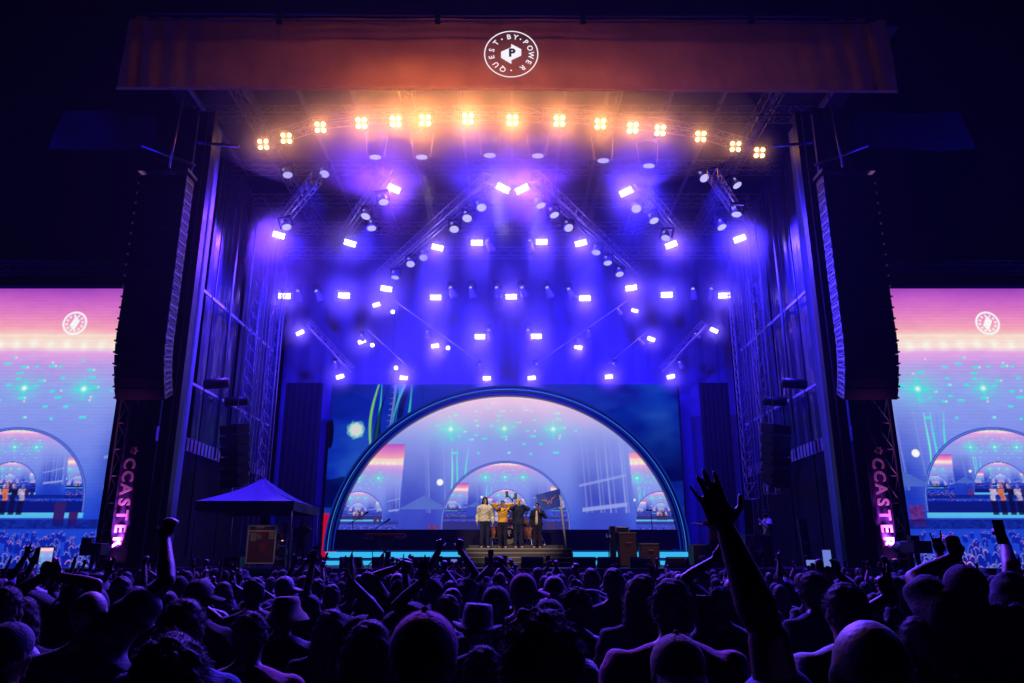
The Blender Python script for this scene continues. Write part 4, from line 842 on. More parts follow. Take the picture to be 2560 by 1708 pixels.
def hair_mesh(J, kind, seed=0, fine=False):
    H, q = J['head']; r = random.Random(seed); b = MB(); hp = lambda x, y, z: H + q @ Vector((x, y, z))
    if kind in ('short', 'long', 'curly', 'bun', 'pony', 'crop'):
        g = {'crop': 0, 'short': .006, 'long': .012, 'curly': .024, 'bun': .004, 'pony': .006}[kind]
        b.ball(hp(0, -.020, .022), .079 + g, .094 + g, .094 + g, 20, 14, q); b.ball(hp(0, -.045, -.02), .072 + g, .066 + g, .07 + g, 16, 10, q)
        if kind == 'long':
            for k in range(9):
                a = R(-205 + 230 * k / 8 - 12); x, y = math.cos(a) * .075, math.sin(a) * .062 - .02
                p = hp(x, y, .0); e = hp(x * 1.25 + r.uniform(-.01, .01), y * 1.15 - .02, -.27 + r.uniform(-.04, .03)); m = p.lerp(e, .5) + Vector((x * .1, y * .15, 0)); b.capsule(p, m, .034, .036); b.capsule(m, e, .036, .018)
        if kind == 'curly':
            for k in range(46):
                a, t = r.uniform(0, 6.28), r.uniform(.0, 1.9); b.ball(hp(math.sin(t) * math.cos(a) * .098, math.sin(t) * math.sin(a) * .10 - .03, math.cos(t) * .105 + .02), r.uniform(.014, .03), n=8, m=6)
        if kind == 'bun': b.ball(hp(0, -.10, .085), .045, n=12, m=8); b.ball(hp(0, -.08, .07), .035, n=10, m=8)
        if kind == 'pony': b.capsule(hp(0, -.11, .03), hp(.01, -.155, -.08), .03, .034); b.capsule(hp(.01, -.155, -.08), hp(0, -.13, -.22), .034, .014)
        me = wrinkle(solidify(b, .008 if fine else .012, 2, 'hair'), .0035 if kind != 'curly' else .006, 70, seed)
        if fine:
            bm = bmesh.new(); bm.from_mesh(me); fl = [(f.calc_center_median(), f.normal.copy()) for f in bm.faces]; n = len(fl)
            for k in range(4200 if kind in ('curly', 'long') else 2800):
                c, nn = fl[r.randrange(n)]; v = (nn + Vector((r.uniform(-.8, .8), r.uniform(-.8, .8), r.uniform(-.9, .5)))).normalized(); L = r.uniform(.008, .030) * (1.5 if kind == 'curly' else 1)
                t = v.cross(nn); t = (t.normalized() if t.length > 1e-3 else Vector((1, 0, 0))) * .0011; a, b1, c1 = bm.verts.new(c - t), bm.verts.new(c + t), bm.verts.new(c + v * L + Vector((0, 0, -.3 * L))); bm.faces.new((a, b1, c1))
            bm.to_mesh(me); bm.free()
        return me, 'hair'
    if kind in ('cap', 'cap_back', 'cap_left', 'cap_right'):
        for k in range(6): pass
        b.ball(hp(0, -.012, .030), .088, .106, .094, 24, 14, q); me = None
        dirv = {'cap': (0, 1), 'cap_back': (0, -1), 'cap_left': (-1, .25), 'cap_right': (1, .25)}[kind]; dx, dy = Vector(dirv).normalized()
        br = MB(); vs = []; n = 14
        for j, rr in enumerate((0, .04, .075)):
            for i in range(n + 1):
                a = R(-62 + 124 * i / n); fx = (.088 + rr * math.cos(a * 1.15)) ; base = Vector((math.sin(a) * .088, math.cos(a) * .100 + rr * math.cos(a) ** .5 * 1.0, .018 - rr * .32 - abs(math.sin(a)) * .01 - .012 * j * (math.sin(a) ** 2)))
                vs.append(hp(base.x * dy + base.y * dx, base.y * dy - base.x * dx, base.z))
        fs = [(j * (n + 1) + i, j * (n + 1) + i + 1, (j + 1) * (n + 1) + i + 1, (j + 1) * (n + 1) + i) for j in range(2) for i in range(n)]
        o = MB(); o.v, o.f, o.smooth = [], [], []; me = solidify(b, .010, 2, 'cap'); bm = bmesh.new(); bm.from_mesh(me)
        bmesh.ops.delete(bm, geom=[v for v in bm.verts if (q.inverted() @ (v.co - H)).z < -.004 and True], context='VERTS')
        bv = [bm.verts.new(p) for p in vs]; bt = [bm.verts.new(p + Vector((0, 0, .004))) for p in vs]
        for f in fs: bm.faces.new([bv[i] for i in f]); bm.faces.new([bt[i] for i in reversed(f)])
        bmesh.ops.create_uvsphere(bm, u_segments=8, v_segments=6, radius=.010, matrix=Matrix.Translation(hp(0, -.012, .126)))
        for s in range(6):     # stitched seams
            a = s * math.pi / 6 * 2; pts = [hp(math.sin(t) * math.cos(a) * .0885, math.sin(t) * math.sin(a) * .1065 - .012, math.cos(t) * .0945 + .030) for t in (.1, .4, .7, 1.0, 1.3, 1.55)]
            for p0, p1 in zip(pts, pts[1:]):
                s_ = (p1 - p0).cross((p0 - H)).normalized() * .0025; oo = (p0 - H).normalized() * .0015; bm.faces.new([bm.verts.new(x) for x in (p0 - s_ + oo, p0 + s_ + oo, p1 + s_ + oo, p1 - s_ + oo)])
        bm.to_mesh(me); bm.free(); me.polygons.foreach_set('use_smooth', [True] * len(me.polygons)); return me, 'cap'
    if kind in ('bucket', 'fedora', 'visor'):
        prof = {'bucket': [(.172, -.035), (.150, -.002), (.112, .030), (.100, .085), (.088, .118), (.03, .124), (.001, .122)], 'fedora': [(.168, .012), (.165, .020), (.115, .022), (.106, .030), (.100, .10), (.088, .148), (.05, .140), (.001, .128)], 'visor': [(.150, -.02), (.15, -.01), (.10, .03), (.095, .075), (.085, .105), (.04, .118), (.001, .12)]}[kind]
        n = 32; vs = []
        for rr, z in prof:
            for i in range(n):
                a = 2 * math.pi * i / n; w = 1 + .03 * math.sin(a * 3 + seed); up = (.02 * math.cos(2 * a) if kind == 'fedora' and rr > .12 else 0) + r.uniform(-.001, .001)
                dz = -.018 * math.exp(-(math.cos(a) ** 2) * 8) * (1 if (kind == 'fedora' and z > .12 and rr < .06) else 0)
                vs.append(hp(math.cos(a) * rr * .9 * w, math.sin(a) * rr * 1.08 * w - .01, z + up + dz))
        fs = [(k * n + i, k * n + (i + 1) % n, (k + 1) * n + (i + 1) % n, (k + 1) * n + i) for k in range(len(prof) - 1) for i in range(n)]
        if kind == 'fedora':
            me = MB().add(vs, fs, True).mesh('hat')
        else: me = MB().add(vs, fs, True).mesh('hat')
        return me, 'hat'
    return None, None
SKIN = [mat('skin_pale', (.30, .17, .12), .5, var=.1, scale=20, bump=.1), mat('skin_tan', (.20, .11, .07), .5, var=.1, scale=20, bump=.1), mat('skin_brown', (.09, .045, .028), .45, var=.1, scale=20, bump=.1)]
SKIN.append(mat('skin_lit', (.52, .31, .23), .5, var=.1, scale=20, bump=.1))  # lighter skin copy; the light on the stage figures is in its colour
HAIR = [mat('hair_dark', (.010, .008, .007), .7, var=.4, scale=40), mat('hair_brown', (.035, .020, .012), .75, var=.4, scale=40), mat('hair_fair', (.14, .09, .05), .75, var=.3, scale=40), mat('hair_grey', (.25, .24, .24), .5, var=.3, scale=40)]
def cloth(name, c, r=.85): return mat('cloth_' + name, c, r, var=.15, scale=8, bump=.25, bscale=90)
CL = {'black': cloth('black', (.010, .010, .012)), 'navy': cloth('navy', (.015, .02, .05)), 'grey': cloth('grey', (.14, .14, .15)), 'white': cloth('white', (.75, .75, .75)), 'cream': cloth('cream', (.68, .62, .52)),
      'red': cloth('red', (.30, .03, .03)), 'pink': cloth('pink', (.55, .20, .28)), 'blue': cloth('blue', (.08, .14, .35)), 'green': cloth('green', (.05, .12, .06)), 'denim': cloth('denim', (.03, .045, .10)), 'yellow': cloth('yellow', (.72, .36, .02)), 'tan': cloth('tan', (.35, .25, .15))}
def assemble(arms, head='short', shirt='black', sleeve=.3, skin=0, hair=0, cap='black', vox=.012, thick=1.15, fat=1.0, fine=False, seed=0, tilt=(0, 0), pants='denim', legs=True, hem=.86, loose=.012, hairm=None, l=(.29, .265), infl=.022):
    me, J = make_body(arms, vox, thick, legs, fat, tilt, l=l)
    o = link('person', me, SKIN[skin])
    link('shirt', make_shirt(J, sleeve, fat, hem, seed=seed, loose=loose, infl=infl), CL[shirt], o)
    if legs: link('trousers', make_trousers(fat, seed), CL[pants], o)
    if head not in ('bald',):
        hm_, nm = hair_mesh(J, head, seed, fine)
        link(nm, hm_, HAIR[hair] if nm == 'hair' else CL[cap], o)
        if nm != 'hair': h2, _ = hair_mesh(J, hairm or 'crop', seed, False); h2.transform(Matrix.Translation(J['head'][0] + Vector((0, -.005, 0))) @ Matrix.Diagonal((.93, .93, .93, 1)) @ Matrix.Translation(-J['head'][0] - Vector((0, 0, .008)))); 
        if nm != 'hair': link('hair', h2, HAIR[hair], o)
    return o, J
PHB = mat('phone_case', (.015, .015, .018), .3, var=.1); PHS = emit('phone_screen', srgb(120, 140, 235), .8)
def phone_at(p, yaw=0, pitch=8, lit=True, label=None, land=False, screen=None):
    r = empty('smartphone', p, (R(-pitch), 0, yaw), label, 'phone', 'smartphones held up in the crowd')
    w, h = (.155, .075) if land else (.075, .155)
    bevel(MB().box((0, 0, 0), (w, .009, h)).build('phone_body', PHB, r), .004)
    MB().box((0, -.0055, 0), (w * .92, .002, h * .92)).build('phone_screen', screen or (PHS if lit else mat('phone_glass', (.03, .03, .05), .1)), r)
    return r
# ---------------------------------------------------------------- riser, band, instruments
rs = empty('drum_riser', (.2, 27.5, DECK), label='black stepped riser with step edges painted as lit under the band and drums', cat='riser')
x0, x1 = P(1165, 1375, 26).x, P(1428, 1375, 26).x
TRD = mat('step_black', (.015, .015, .018), .5, var=.3); EDG = mat('lit_step_edge', (.35, .27, .30), .5)
for k, (z, y0, y1) in enumerate(((2.25, 25.6, 27.3), (2.12, 25.25, 25.6), (1.98, 24.9, 25.25), (1.83, 24.55, 24.9))):
    rel(MB().box(((x0 + x1) / 2, (y0 + y1) / 2, (z + DECK) / 2), (x1 - x0, y1 - y0, z - DECK)).build('step', TRD, rs), rs)
    rel(MB().box(((x0 + x1) / 2, y0 - .012, z - .02), (x1 - x0, .024, .03)).build('lit_step_edge', EDG, rs), rs)  # light catching the step edges, painted as pale lavender-brown strips
rel(MB().box((P(1290, 1370, 28.6).x, 28.7, (2.38 + DECK) / 2), (3.3, 2.7, 2.38 - DECK)).build('drum_platform', TRD, rs), rs)
RZ = 2.25
def band_member(u, vt, yaw, label, hat=0.0, Yp=26.0, **kw):
    p = P(u, vt, Yp); zf = kw.pop('zf', RZ); s = (p.z - hat - zf) / 1.782
    o, J = assemble(kw.pop('arms'), kw.pop('head'), **kw); o.location = (p.x, Yp, zf); o.scale = (s, s, s); o.rotation_euler = (0, 0, math.pi + yaw); tag(o, label, 'person', 'band members taking their bow')
    H, q = J['head']
    for sx in (-.03, .03): MB().ball(H + q @ Vector((sx, .083, .006)), .011, .006, .008, 8, 6).build('eye', mat('eye_dark', (.01, .01, .01), .2), o)
    MB().ball(H + q @ Vector((0, .087, -.058)), .021, .006, .005, 10, 6).build('lips', mat('lips', (.3, .09, .08), .5), o)
    return o, J
o, J = band_member(1213, 1243, R(4), 'musician with very long dark hair in a pale grey sweater, arms hanging', arms=('down', 'down'), head='long', shirt='cream', sleeve=1, skin=3, hair=0, vox=.009, pants='navy', seed=1, fat=1.03, hem=.93)
MATS['cloth_lg'] = None; del MATS['cloth_lg']
o, J = band_member(1257, 1252, R(-3), 'musician in a mustard yellow shirt with black yoke, both hands at the ears', arms=('head', 'head'), head='short', shirt='yellow', sleeve=1, skin=3, hair=0, vox=.009, pants='black', seed=2, hem=.97)
S_, E_, W_, _, _ = J['armR']; yk = MB().rings([((0, 0, 1.36), .205, .139, None), ((0, 0, 1.42), .19, .125, None), ((0, 0, 1.465), .13, .105, None), ((0, 0, 1.492), .088, .085, None)], 24)
for s in (-1, 1): yk.capsule((s * .1, 0, 1.40), (s * .19, 0, 1.425), .093, .083)
link('black_yoke', solidify(yk, .012, 1, 'black_yoke'), CL['black'], o)
H, q = J['head']; gl = MB()
for sx in (-.031, .031):
    for k in range(12):
        a, b = 2 * math.pi * k / 12, 2 * math.pi * (k + 1) / 12; gl.tube(H + Vector((sx + .023 * math.cos(a), .097, .006 + .019 * math.sin(a))), H + Vector((sx + .023 * math.cos(b), .097, .006 + .019 * math.sin(b))), .003, n=5)
gl.tube(H + Vector((-.01, .099, .01)), H + Vector((.01, .099, .01)), .003, n=5); gl.build('glasses', PHB, o)
o, J = band_member(1296, 1247, R(10), 'tall musician in dark coveralls and yellow beanie, clapping hands before the face', arms=('mouth', 'mouth'), head='cap_back', shirt='navy', sleeve=1, skin=3, hair=1, cap='yellow', vox=.009, pants='navy', seed=3, fat=1.1, tilt=(.01, .02), hat=.01)
o, J = band_member(1343, 1257, R(-14), 'musician in a black open jacket over a cream shirt, hand hanging', arms=('down', 'chest'), head='short', shirt='black', sleeve=1, skin=3, hair=1, vox=.009, pants='black', seed=4, fat=1.06)
fr = MB(); fr.rings([((0, .045, .92), .095, .130, None), ((0, .045, 1.05), .09, .128, None), ((0, .045, 1.2), .075, .132, None), ((0, .045, 1.35), .055, .132, None), ((0, .035, 1.46), .035, .115, None)], 20)
link('cream_shirt_front', fr.mesh('cream_shirt_front'), CL['cream'], o)
# flag
fp = empty('flag', P(1417, 1388, 25.0), label='blue flag with an orange winged W on a pale pole beside the band', cat='flag')
pt, pb = P(1400, 1238, 25), P(1417, 1388, 25); rel(MB().tube(pb, pt, .03).build('pole', mat('pale_wood', (.90, .80, .62), .5), fp), fp)
c = [P(1354, 1278, 25), P(1406, 1266, 25), P(1399, 1222, 25), P(1338, 1238, 25)]
o = sheet('flag_cloth', c[0], c[1], c[2], c[3], mat('flag_blue', (.08, .16, .60), .8, trans=.5), fp, nu=30, nv=20, fold=.03, freq=9, seed=8); rel(o, fp)
wm = MB(); cc = P(1373, 1252, 24.9); sc2 = P(1390, 1252, 24.9).x - cc.x; ux = Vector((.97, 0, .22)) * sc2 / 17; uz = Vector((-.15, 0, 1)) * sc2 / 17
def pl(pts, w): 
    for a, b in zip(pts, pts[1:]): wm.tube(cc + ux * a[0] + uz * a[1], cc + ux * b[0] + uz * b[1], w * sc2 / 17, n=6)
pl([(-7, 3), (-4, -8), (0, 1), (3, -8), (8, 5)], 1.1); pl([(-7, 3), (-13, 3.5), (-19, 5)], 1.1); pl([(-8, 1), (-13, 1.5)], 1.0); pl([(8, 5), (14, 6), (19, 10)], 1.1); pl([(8, 3), (14, 4)], 1.0)
rel(wm.build('winged_emblem', mat('emblem_orange', (.75, .28, .12), .5), fp), fp)
bx = P(1405, 1398, 24.9); tag(bevel(MB().box((bx.x, 25.0, DECK + .14), (.55, .45, .28)).build('stage_box', BMET), .01), 'small black box in which the flag pole stands', 'box')
# drum kit
dk = empty('drum_kit', (P(1285, 1366, 28.5).x, 28.5, 2.38), label='drum kit with cream front bass drum and orange wood toms behind the band', cat='drum kit')
bd = P(1272, 1340, 28); r0 = .36; yq = Vector((0, 1, 0)).to_track_quat('Z', 'Y'); lb = bd - dk.location
lb.z = r0 + .02
dm = MB().rings([(lb, r0, r0, yq), (lb + Vector((0, .45, 0)), r0, r0, yq)], 28); d_ = dm.build('bass_drum', mat('orange_lacquer', (.55, .20, .04), .3), dk)
MB().rings([(lb + Vector((0, -.012, 0)), r0 * .95, r0 * .95, yq), (lb + Vector((0, -.006, 0)), r0 * .95, r0 * .95, yq)], 28).build('drum_head', mat('cream_drumhead', (.75, .66, .56), .5), d_)
MB().rings([(lb + Vector((.02, -.018, .03)), .20, .20, yq), (lb + Vector((.02, -.014, .03)), .20, .20, yq)], 24).build('head_disc', BLACK, d_)
o = link('disc_letter', text_mesh('F', .26, .004, bold=.01), mat('cream_ink', (.75, .66, .56), .5), d_, lb + Vector((.03, -.026, .03)), (R(90), R(-12), 0))
WOOD = mat('orange_lacquer', (.55, .20, .04)); HD = mat('drum_skin', (.6, .6, .62), .5)
for u, v, w, h in ((1236, 1332, .40, .40), (1256, 1308, .30, .24), (1280, 1306, .30, .24), (1325, 1332, .42, .44), (1310, 1310, .34, .28), (1345, 1350, .30, .3)):
    p = P(u, v, 28.3) - dk.location; c_ = MB().rings([(p + Vector((0, 0, -h / 2)), w / 2, w / 2, None), (p + Vector((0, 0, h / 2)), w / 2, w / 2, None)], 22).build('tom_drum', WOOD, dk)
    MB().rings([(p + Vector((0, 0, h / 2)), w / 2 + .01, w / 2 + .01, None), (p + Vector((0, 0, h / 2 + .02)), w / 2 + .01, w / 2 + .01, None)], 22).rings([(p + Vector((0, 0, -h / 2)), w / 2 + .01, w / 2 + .01, None), (p + Vector((0, 0, -h / 2 + .02)), w / 2 + .01, w / 2 + .01, None)], 22).build('rim', ALU, c_)
    q = MB()
    for a in (0, 2.1, 4.2): q.tube(p + Vector((math.cos(a) * .2, math.sin(a) * .2, -h / 2)), Vector((p.x + math.cos(a) * .28, p.y + math.sin(a) * .28, 0)), .012, n=5)
    q.build('drum_leg', ALU, c_)
for u, v, w in ((1232, 1290, .5), (1262, 1280, .42), (1300, 1284, .48), (1332, 1292, .5), (1352, 1302, .42)):
    p = P(u, v, 28.6) - dk.location; MB().rings([(p, w / 2, w / 2, None), (p + Vector((0, 0, .012)), w / 2 * .3, w / 2 * .3, None), (p + Vector((0, 0, .03)), .04, .04, None)], 24).build('cymbal', mat('brass', (.7, .5, .2), .25, .9), dk)
    MB().tube(p, Vector((p.x, p.y, .0)), .012, n=6).tube(Vector((p.x - .2, p.y, 0)), Vector((p.x, p.y, .35)), .01).tube(Vector((p.x + .2, p.y, 0)), Vector((p.x, p.y, .35)), .01).build('cymbal_stand', ALU, dk)
def mic(name, label, pts, boom, base=DECK, Y=26, r=.014, cat='microphone stand'):
    b0 = P(*pts[0], Y); b0.z = base; tpt = P(*pts[1], Y); o = empty(name, b0, (0, 0, 0), label, cat, 'microphone stands on stage')
    l_ = lambda p: p - b0
    MB().tube((0, 0, 0), l_(tpt), r, n=6).build('pole', BMET, o); 
    m = MB()
    for a in (0.3, 2.4, 4.5): m.tube((0, 0, .18), (math.cos(a) * .3, math.sin(a) * .3, .0), .012, n=5)
    m.build('tripod_feet', BMET, o)
    if boom:
        A, B = P(*boom[0], Y - .05), P(*boom[1], Y - .05); MB().tube(l_(A), l_(B), r * .9, n=6).build('boom_arm', BMET, o); d = (B - A).normalized()
        MB().tube(l_(B - d * .18), l_(B), .022, .03, n=8).ball(l_(B), .035).build('microphone', BMET, o)
    return o
mic('microphone_stand', 'mic stand with a long rising boom at the left edge of the arch', ((882, 1400), (882, 1302)), ((871, 1312), (919, 1281)))
mic('microphone_stand', 'mic stand with rising boom right of the first, over the keyboard', ((931, 1400), (933, 1326)), ((923, 1333), (973, 1299)))
mic('microphone_stand', 'lone straight mic stand behind the brown amplifiers', ((1637, 1395), (1627, 1277)), ((1632, 1276), (1618, 1275)))
o = mic('twin_arm_stand', 'black stand with two splayed arms rising behind the band', ((1285, 1395), (1281, 1250)), None, 2.3, 27.6, .02)
for B in ((1267, 1236), (1289, 1241)): A_, B_ = P(1280, 1250, 27.6), P(*B, 27.6); MB().tube(A_ - o.location, B_ - o.location, .02).box(B_ - o.location, (.10, .05, .22)).build('arm_antenna', BMET, o)
# keyboard
kp = P(963, 1341, 26.8); kb = empty('keyboard', kp, (0, 0, 0), 'long red electronic keyboard on an X stand left of the band', 'keyboard'); kl = P(1014, 1341, 26.8).x - P(913, 1341, 26.8).x
bevel(MB().box((0, 0, .03), (kl, .33, .09)).build('case', mat('red_lacquer', (.55, .02, .03), .3), kb), .01); MB().box((0, -.17, -.04), (kl * .98, .02, .07)).build('front_panel', BMET, kb)
WK = mat('white_print', (.75, .72, .68), .5); o = link('maker_lettering', text_mesh('nord', .17, .003), WK, kb, (-kl * .40, -.185, -.05), (R(90), 0, 0)); o = link('model_lettering', text_mesh('STAGE', .11, .003, bold=.004), WK, kb, (kl * .37, -.185, -.045), (R(90), 0, 0))
hh = kp.z - DECK; MB().tube((-.35, 0, -hh), (.35, 0, -.03), .025).tube((.35, .05, -hh), (-.35, .05, -.03), .025).build('cross_stand', BMET, kb)
ks = MB()
for k in range(52): ks.box((-kl * .46 + k * kl * .92 / 52, -.06, .08), (kl * .92 / 52 * .85, .15, .02))
ks.build('white_keys', WK, kb)
# amplifiers
GRL = mat('brown_grille', (.16, .065, .045), .8, var=.35, scale=30, bump=.4, bscale=200); PIP = mat('cream_piping', (.60, .48, .38), .5)
def amp(u0, v0, u1, v1, label, Y=25.0, head=False, zb=DECK):
    a, b = P(u0, v0, Y), P(u1, v1, Y); w, h = b.x - a.x, a.z - zb; r = empty('guitar_amplifier', ((a.x + b.x) / 2, Y, zb), (0, 0, 0), label, 'amplifier', 'brown amplifiers on stage')
    bevel(MB().box((0, .2, h / 2), (w, .4, h)).build('cabinet', BMET, r), .015); MB().box((0, -.006, h / 2), (w * .93, .012, h * .93)).build('grille', GRL, r)
    MB().box((0, -.01, h - .02), (w, .015, .025)).build('top_trim', PIP, r); MB().box((w * .05, -.018, h * (.70 if h > w else .35)), (w * .30, .01, .025)).build('name_bar', PIP, r)
    bevel(MB().box((0, .2, h + .01), (.24, .04, .02)).build('handle', BLACK, r), .004); return r
amp(1546, 1331, 1594, 1402, 'tall brown grilled amplifier cabinet right of the band'); amp(1600, 1358, 1650, 1396, 'lower wider brown amplifier right of the tall one')
a, b = P(1541, 1318, 25), P(1574, 1331, 25); o = empty('amplifier_head', ((a.x + b.x) / 2, 25.15, b.z), (0, 0, 0), 'cream framed amplifier head standing on the tall brown cabinet', 'amplifier'); w, h = b.x - a.x, a.z - b.z
MB().box((0, .1, h / 2), (w * .9, .22, h * .8)).build('chassis', BMET, o); MB().path([(-w / 2, 0, .01), (-w / 2, 0, h), (w / 2, 0, h), (w / 2, 0, .01)], .02).build('frame', PIP, o)
bevel(MB().box((P(1533, 1370, 25.3).x, 25.4, 2.3), (.17, .4, 1.27)).build('tall_case', BMET), .01); tag(bpy.data.objects['tall_case'], 'narrow upright black case left of the tall amplifier', 'case')
bs = P(1521, 1354, 25); ts = empty('bottle_stand', (bs.x, 25, DECK), (0, 0, 0), 'thin stand with a tray left of the tall amplifier', 'stand'); MB().tube((0, 0, 0), (0, 0, bs.z - DECK), .014).build('pole', BMET, ts); MB().box((0, 0, bs.z - DECK), (.32, .22, .02)).build('tray', BMET, ts)
for k in (-1, 1):
    o = MB().rings([((0, 0, 0), .033, .033, None), ((0, 0, .15), .034, .034, None), ((0, 0, .19), .014, .014, None), ((0, 0, .23), .014, .014, None)], 12).build('water_bottle', mat('bottle_plastic', (.5, .6, .9), .15)); o.location = (bs.x + k * .05, 25, bs.z + .012); tag(o, 'clear water bottle on the thin stand, %s of the pair' % ('left' if k < 0 else 'right'), 'bottle', 'water bottles')
# wedge monitors along the stage front
for k, u in enumerate((880, 960, 1050, 1130, 1240, 1330, 1460, 1520, 1600, 1690, 1780)):
    p = P(u, 1408, 22.2); r = empty('wedge_monitor', (p.x, 22.2, DECK), (0, 0, 0), 'black wedge monitor on the stage lip, %s from the left' % ORD[k], 'speaker', 'wedge monitors along the stage lip')
    w = .62; vs = [(-w / 2, -.22, 0), (w / 2, -.22, 0), (w / 2, .22, 0), (-w / 2, .22, 0), (-w / 2, -.22, .30), (w / 2, -.22, .30), (w / 2, .12, .05), (-w / 2, .12, .05)]
    MB().add(vs, [(0, 3, 2, 1), (0, 1, 5, 4), (4, 5, 6, 7), (1, 2, 6, 5), (0, 4, 7, 3), (3, 7, 6, 2)]).build('cabinet', BMET, r); MB().box((0, -.225, .27), (w * .9, .02, .03)).build('handle_bar', STEEL, r)
# canopy tent
tn = empty('canopy_tent', (-7.6, 23.5, DECK), label='blue-lit peaked canopy tent standing on the left of the stage', cat='tent'); zt = 3.50 - DECK; ap = 4.30 - DECK
TC = mat('tent_fabric', (.08, .10, .30), .8, var=.15, scale=2, bump=.2)
def panel(a, b, n=14):
    vs = []; A, B, Cc = Vector(a), Vector(b), Vector((0, 0, ap))
    for j in range(n + 1):
        for i in range(n + 1):
            t = j / n; s = i / n; p = (A * (1 - s) + B * s) * (1 - t) + Cc * t; p.z += -.10 * math.sin(math.pi * s) * (1 - t) ** 2 - .10 * math.sin(math.pi * t) * 1.0 + .012 * math.sin(s * 17 + t * 5); vs.append(p)
    return MB().add(vs, [(j * (n + 1) + i, j * (n + 1) + i + 1, (j + 1) * (n + 1) + i + 1, (j + 1) * (n + 1) + i) for j in range(n) for i in range(n)], True)
hx, hy = 1.40, 1.5; cr = [(-hx, -hy, zt), (hx, -hy, zt), (hx, hy, zt), (-hx, hy, zt)]
for k in range(4):
    panel(cr[k], cr[(k + 1) % 4]).build('roof_panel', TC, tn); a, b = Vector(cr[k]), Vector(cr[(k + 1) % 4]); s = sheet('valance', a - Vector((0, 0, .27)), b - Vector((0, 0, .27)), b, a, TC, tn, nu=30, nv=4, fold=.02, freq=14, seed=k)
    MB().tube((cr[k][0] * .97, cr[k][1] * .97, 0), (cr[k][0] * .97, cr[k][1] * .97, zt), .025).build('leg', STEEL, tn)
MB().ball((0, 0, ap - .02), .06, .06, .04).build('peak_cap', TC, tn)
# road case with stickers
a, b = P(622, 1340, 21.75), P(682, 1412, 21.75); w = b.x - a.x; h = 1.0
rc = empty('road_case', ((a.x + b.x) / 2, 21.75, DECK), (0, 0, R(9)), 'dark red wheeled road case covered in stickers beneath the canopy tent', 'case'); zz = .13
bevel(MB().box((0, .3, zz + h / 2), (w, .6, h)).build('body', mat('case_oxblood', (.12, .004, .008), .5, var=.4, scale=6), rc), .01)
e = MB()
for x in (-w / 2, w / 2):
    for y in (0, .6): e.box((x, y, zz + h / 2), (.035, .035, h + .02))
for z in (zz, zz + h * .86, zz + h): e.box((0, -.005, z), (w + .03, .03, .035))
e.build('edge_trim', STEEL, rc)
for x, z, sx, sz, cname, cl in ((-.02, .86, .28, .10, 'red', (.75, .03, .02)), (0.0, .80, .14, .10, 'red', (.75, .03, .02)), (.23, .78, .15, .24, 'peach', (.6, .38, .28)), (-.20, .72, .16, .22, 'lilac', (.5, .4, .5)), (-.06, .74, .12, .14, 'grey', (.4, .36, .38)), (-.30, .84, .08, .13, 'rose', (.5, .2, .24)), (.04, .44, .16, .22, 'crimson', (.45, .03, .05)), (-.06, .98, .22, .05, 'buff', (.6, .4, .3))):
    MB().box((x * w / .66, -.006, zz + z * h / 1.0 - .02), (sx, .008, sz)).build('sticker', mat('sticker_' + cname, cl, .6, var=.5, scale=25), rc)
for x in (-.4, -.2, .2, .4): MB().tube((x * w, .05, .05), (x * w + .04, .05, .05), .055, n=12).build('wheel', STEEL, rc)
p = P(704, 1375, 22.4); r = empty('equipment_rack', (p.x, 22.4, DECK), (0, 0, 0), 'tall open blue-lit metal rack right of the red road case', 'rack')
fr = MB()
for x in (-.18, .18):
    for y in (-.2, .25): fr.box((x, y, .55), (.03, .03, 1.1))
for z in (.02, .25, .6, 1.1): fr.box((0, -.2, z), (.36, .03, .03)).box((0, .25, z), (.36, .03, .03))
fr.build('frame', STEEL, r)
for z in (.14, .42, .85): bevel(MB().box((0, .02, z), (.32, .40, .16)).build('unit', BMET, r), .01)
MB().box((.06, -.21, .74), (.05, .01, .02)).build('indicator', emit('amber_led', (1, .5, .05), 2), r)
p = P(713, 1326, 22.0); r = empty('hanging_monitor', (p.x, 22.0, p.z - .25), (0, 0, 0), 'small framed panel with white paper label on the tent leg', 'panel'); bevel(MB().box((0, 0, .25), (.24, .05, .42)).build('frame', STEEL, r), .01); MB().box((0, -.028, .25), (.08, .006, .28)).build('paper_label', mat('paper', (.7, .7, .75), .7), r)
# stage hands and gear on the right
o, J, = assemble(('chest', 'chest'), 'cap_left', 'white', skin=3, hair=0, vox=.010, pants='black', seed=6, tilt=(0, .02)); p = P(1915, 1274, 24.0); s = (p.z - DECK) / 1.80; o.location = (p.x, 24, DECK); o.scale = (s,) * 3; o.rotation_euler = (0, 0, R(95)); tag(o, 'stagehand in a white shirt and dark cap at a console on the right', 'person')
o, J, = assemble(('down', (Vector((-.62, .12, 1.44)), (0, 0, -1), (-1, .1, .1), (0, 0, -1), 'fist')), 'short', 'red', skin=3, hair=0, vox=.010, pants='black', seed=7); p = P(1782, 1282, 24.4); s = (p.z - DECK) / 1.79; o.location = (p.x, 24.4, DECK); o.scale = (s,) * 3; tag(o, 'stagehand stretching one bare arm toward the arch, right of it', 'person')
o, J, = assemble(('down', 'mouth'), 'short', 'black', skin=3, hair=0, vox=.010, pants='black', seed=8); p = P(757, 1300, 24.2); s = (p.z - DECK) / 1.79; o.location = (p.x, 24.2, DECK); o.scale = (s,) * 3; o.rotation_euler = (0, 0, R(200)); tag(o, 'dark clothed stagehand half hidden under the tent at its right leg', 'person')
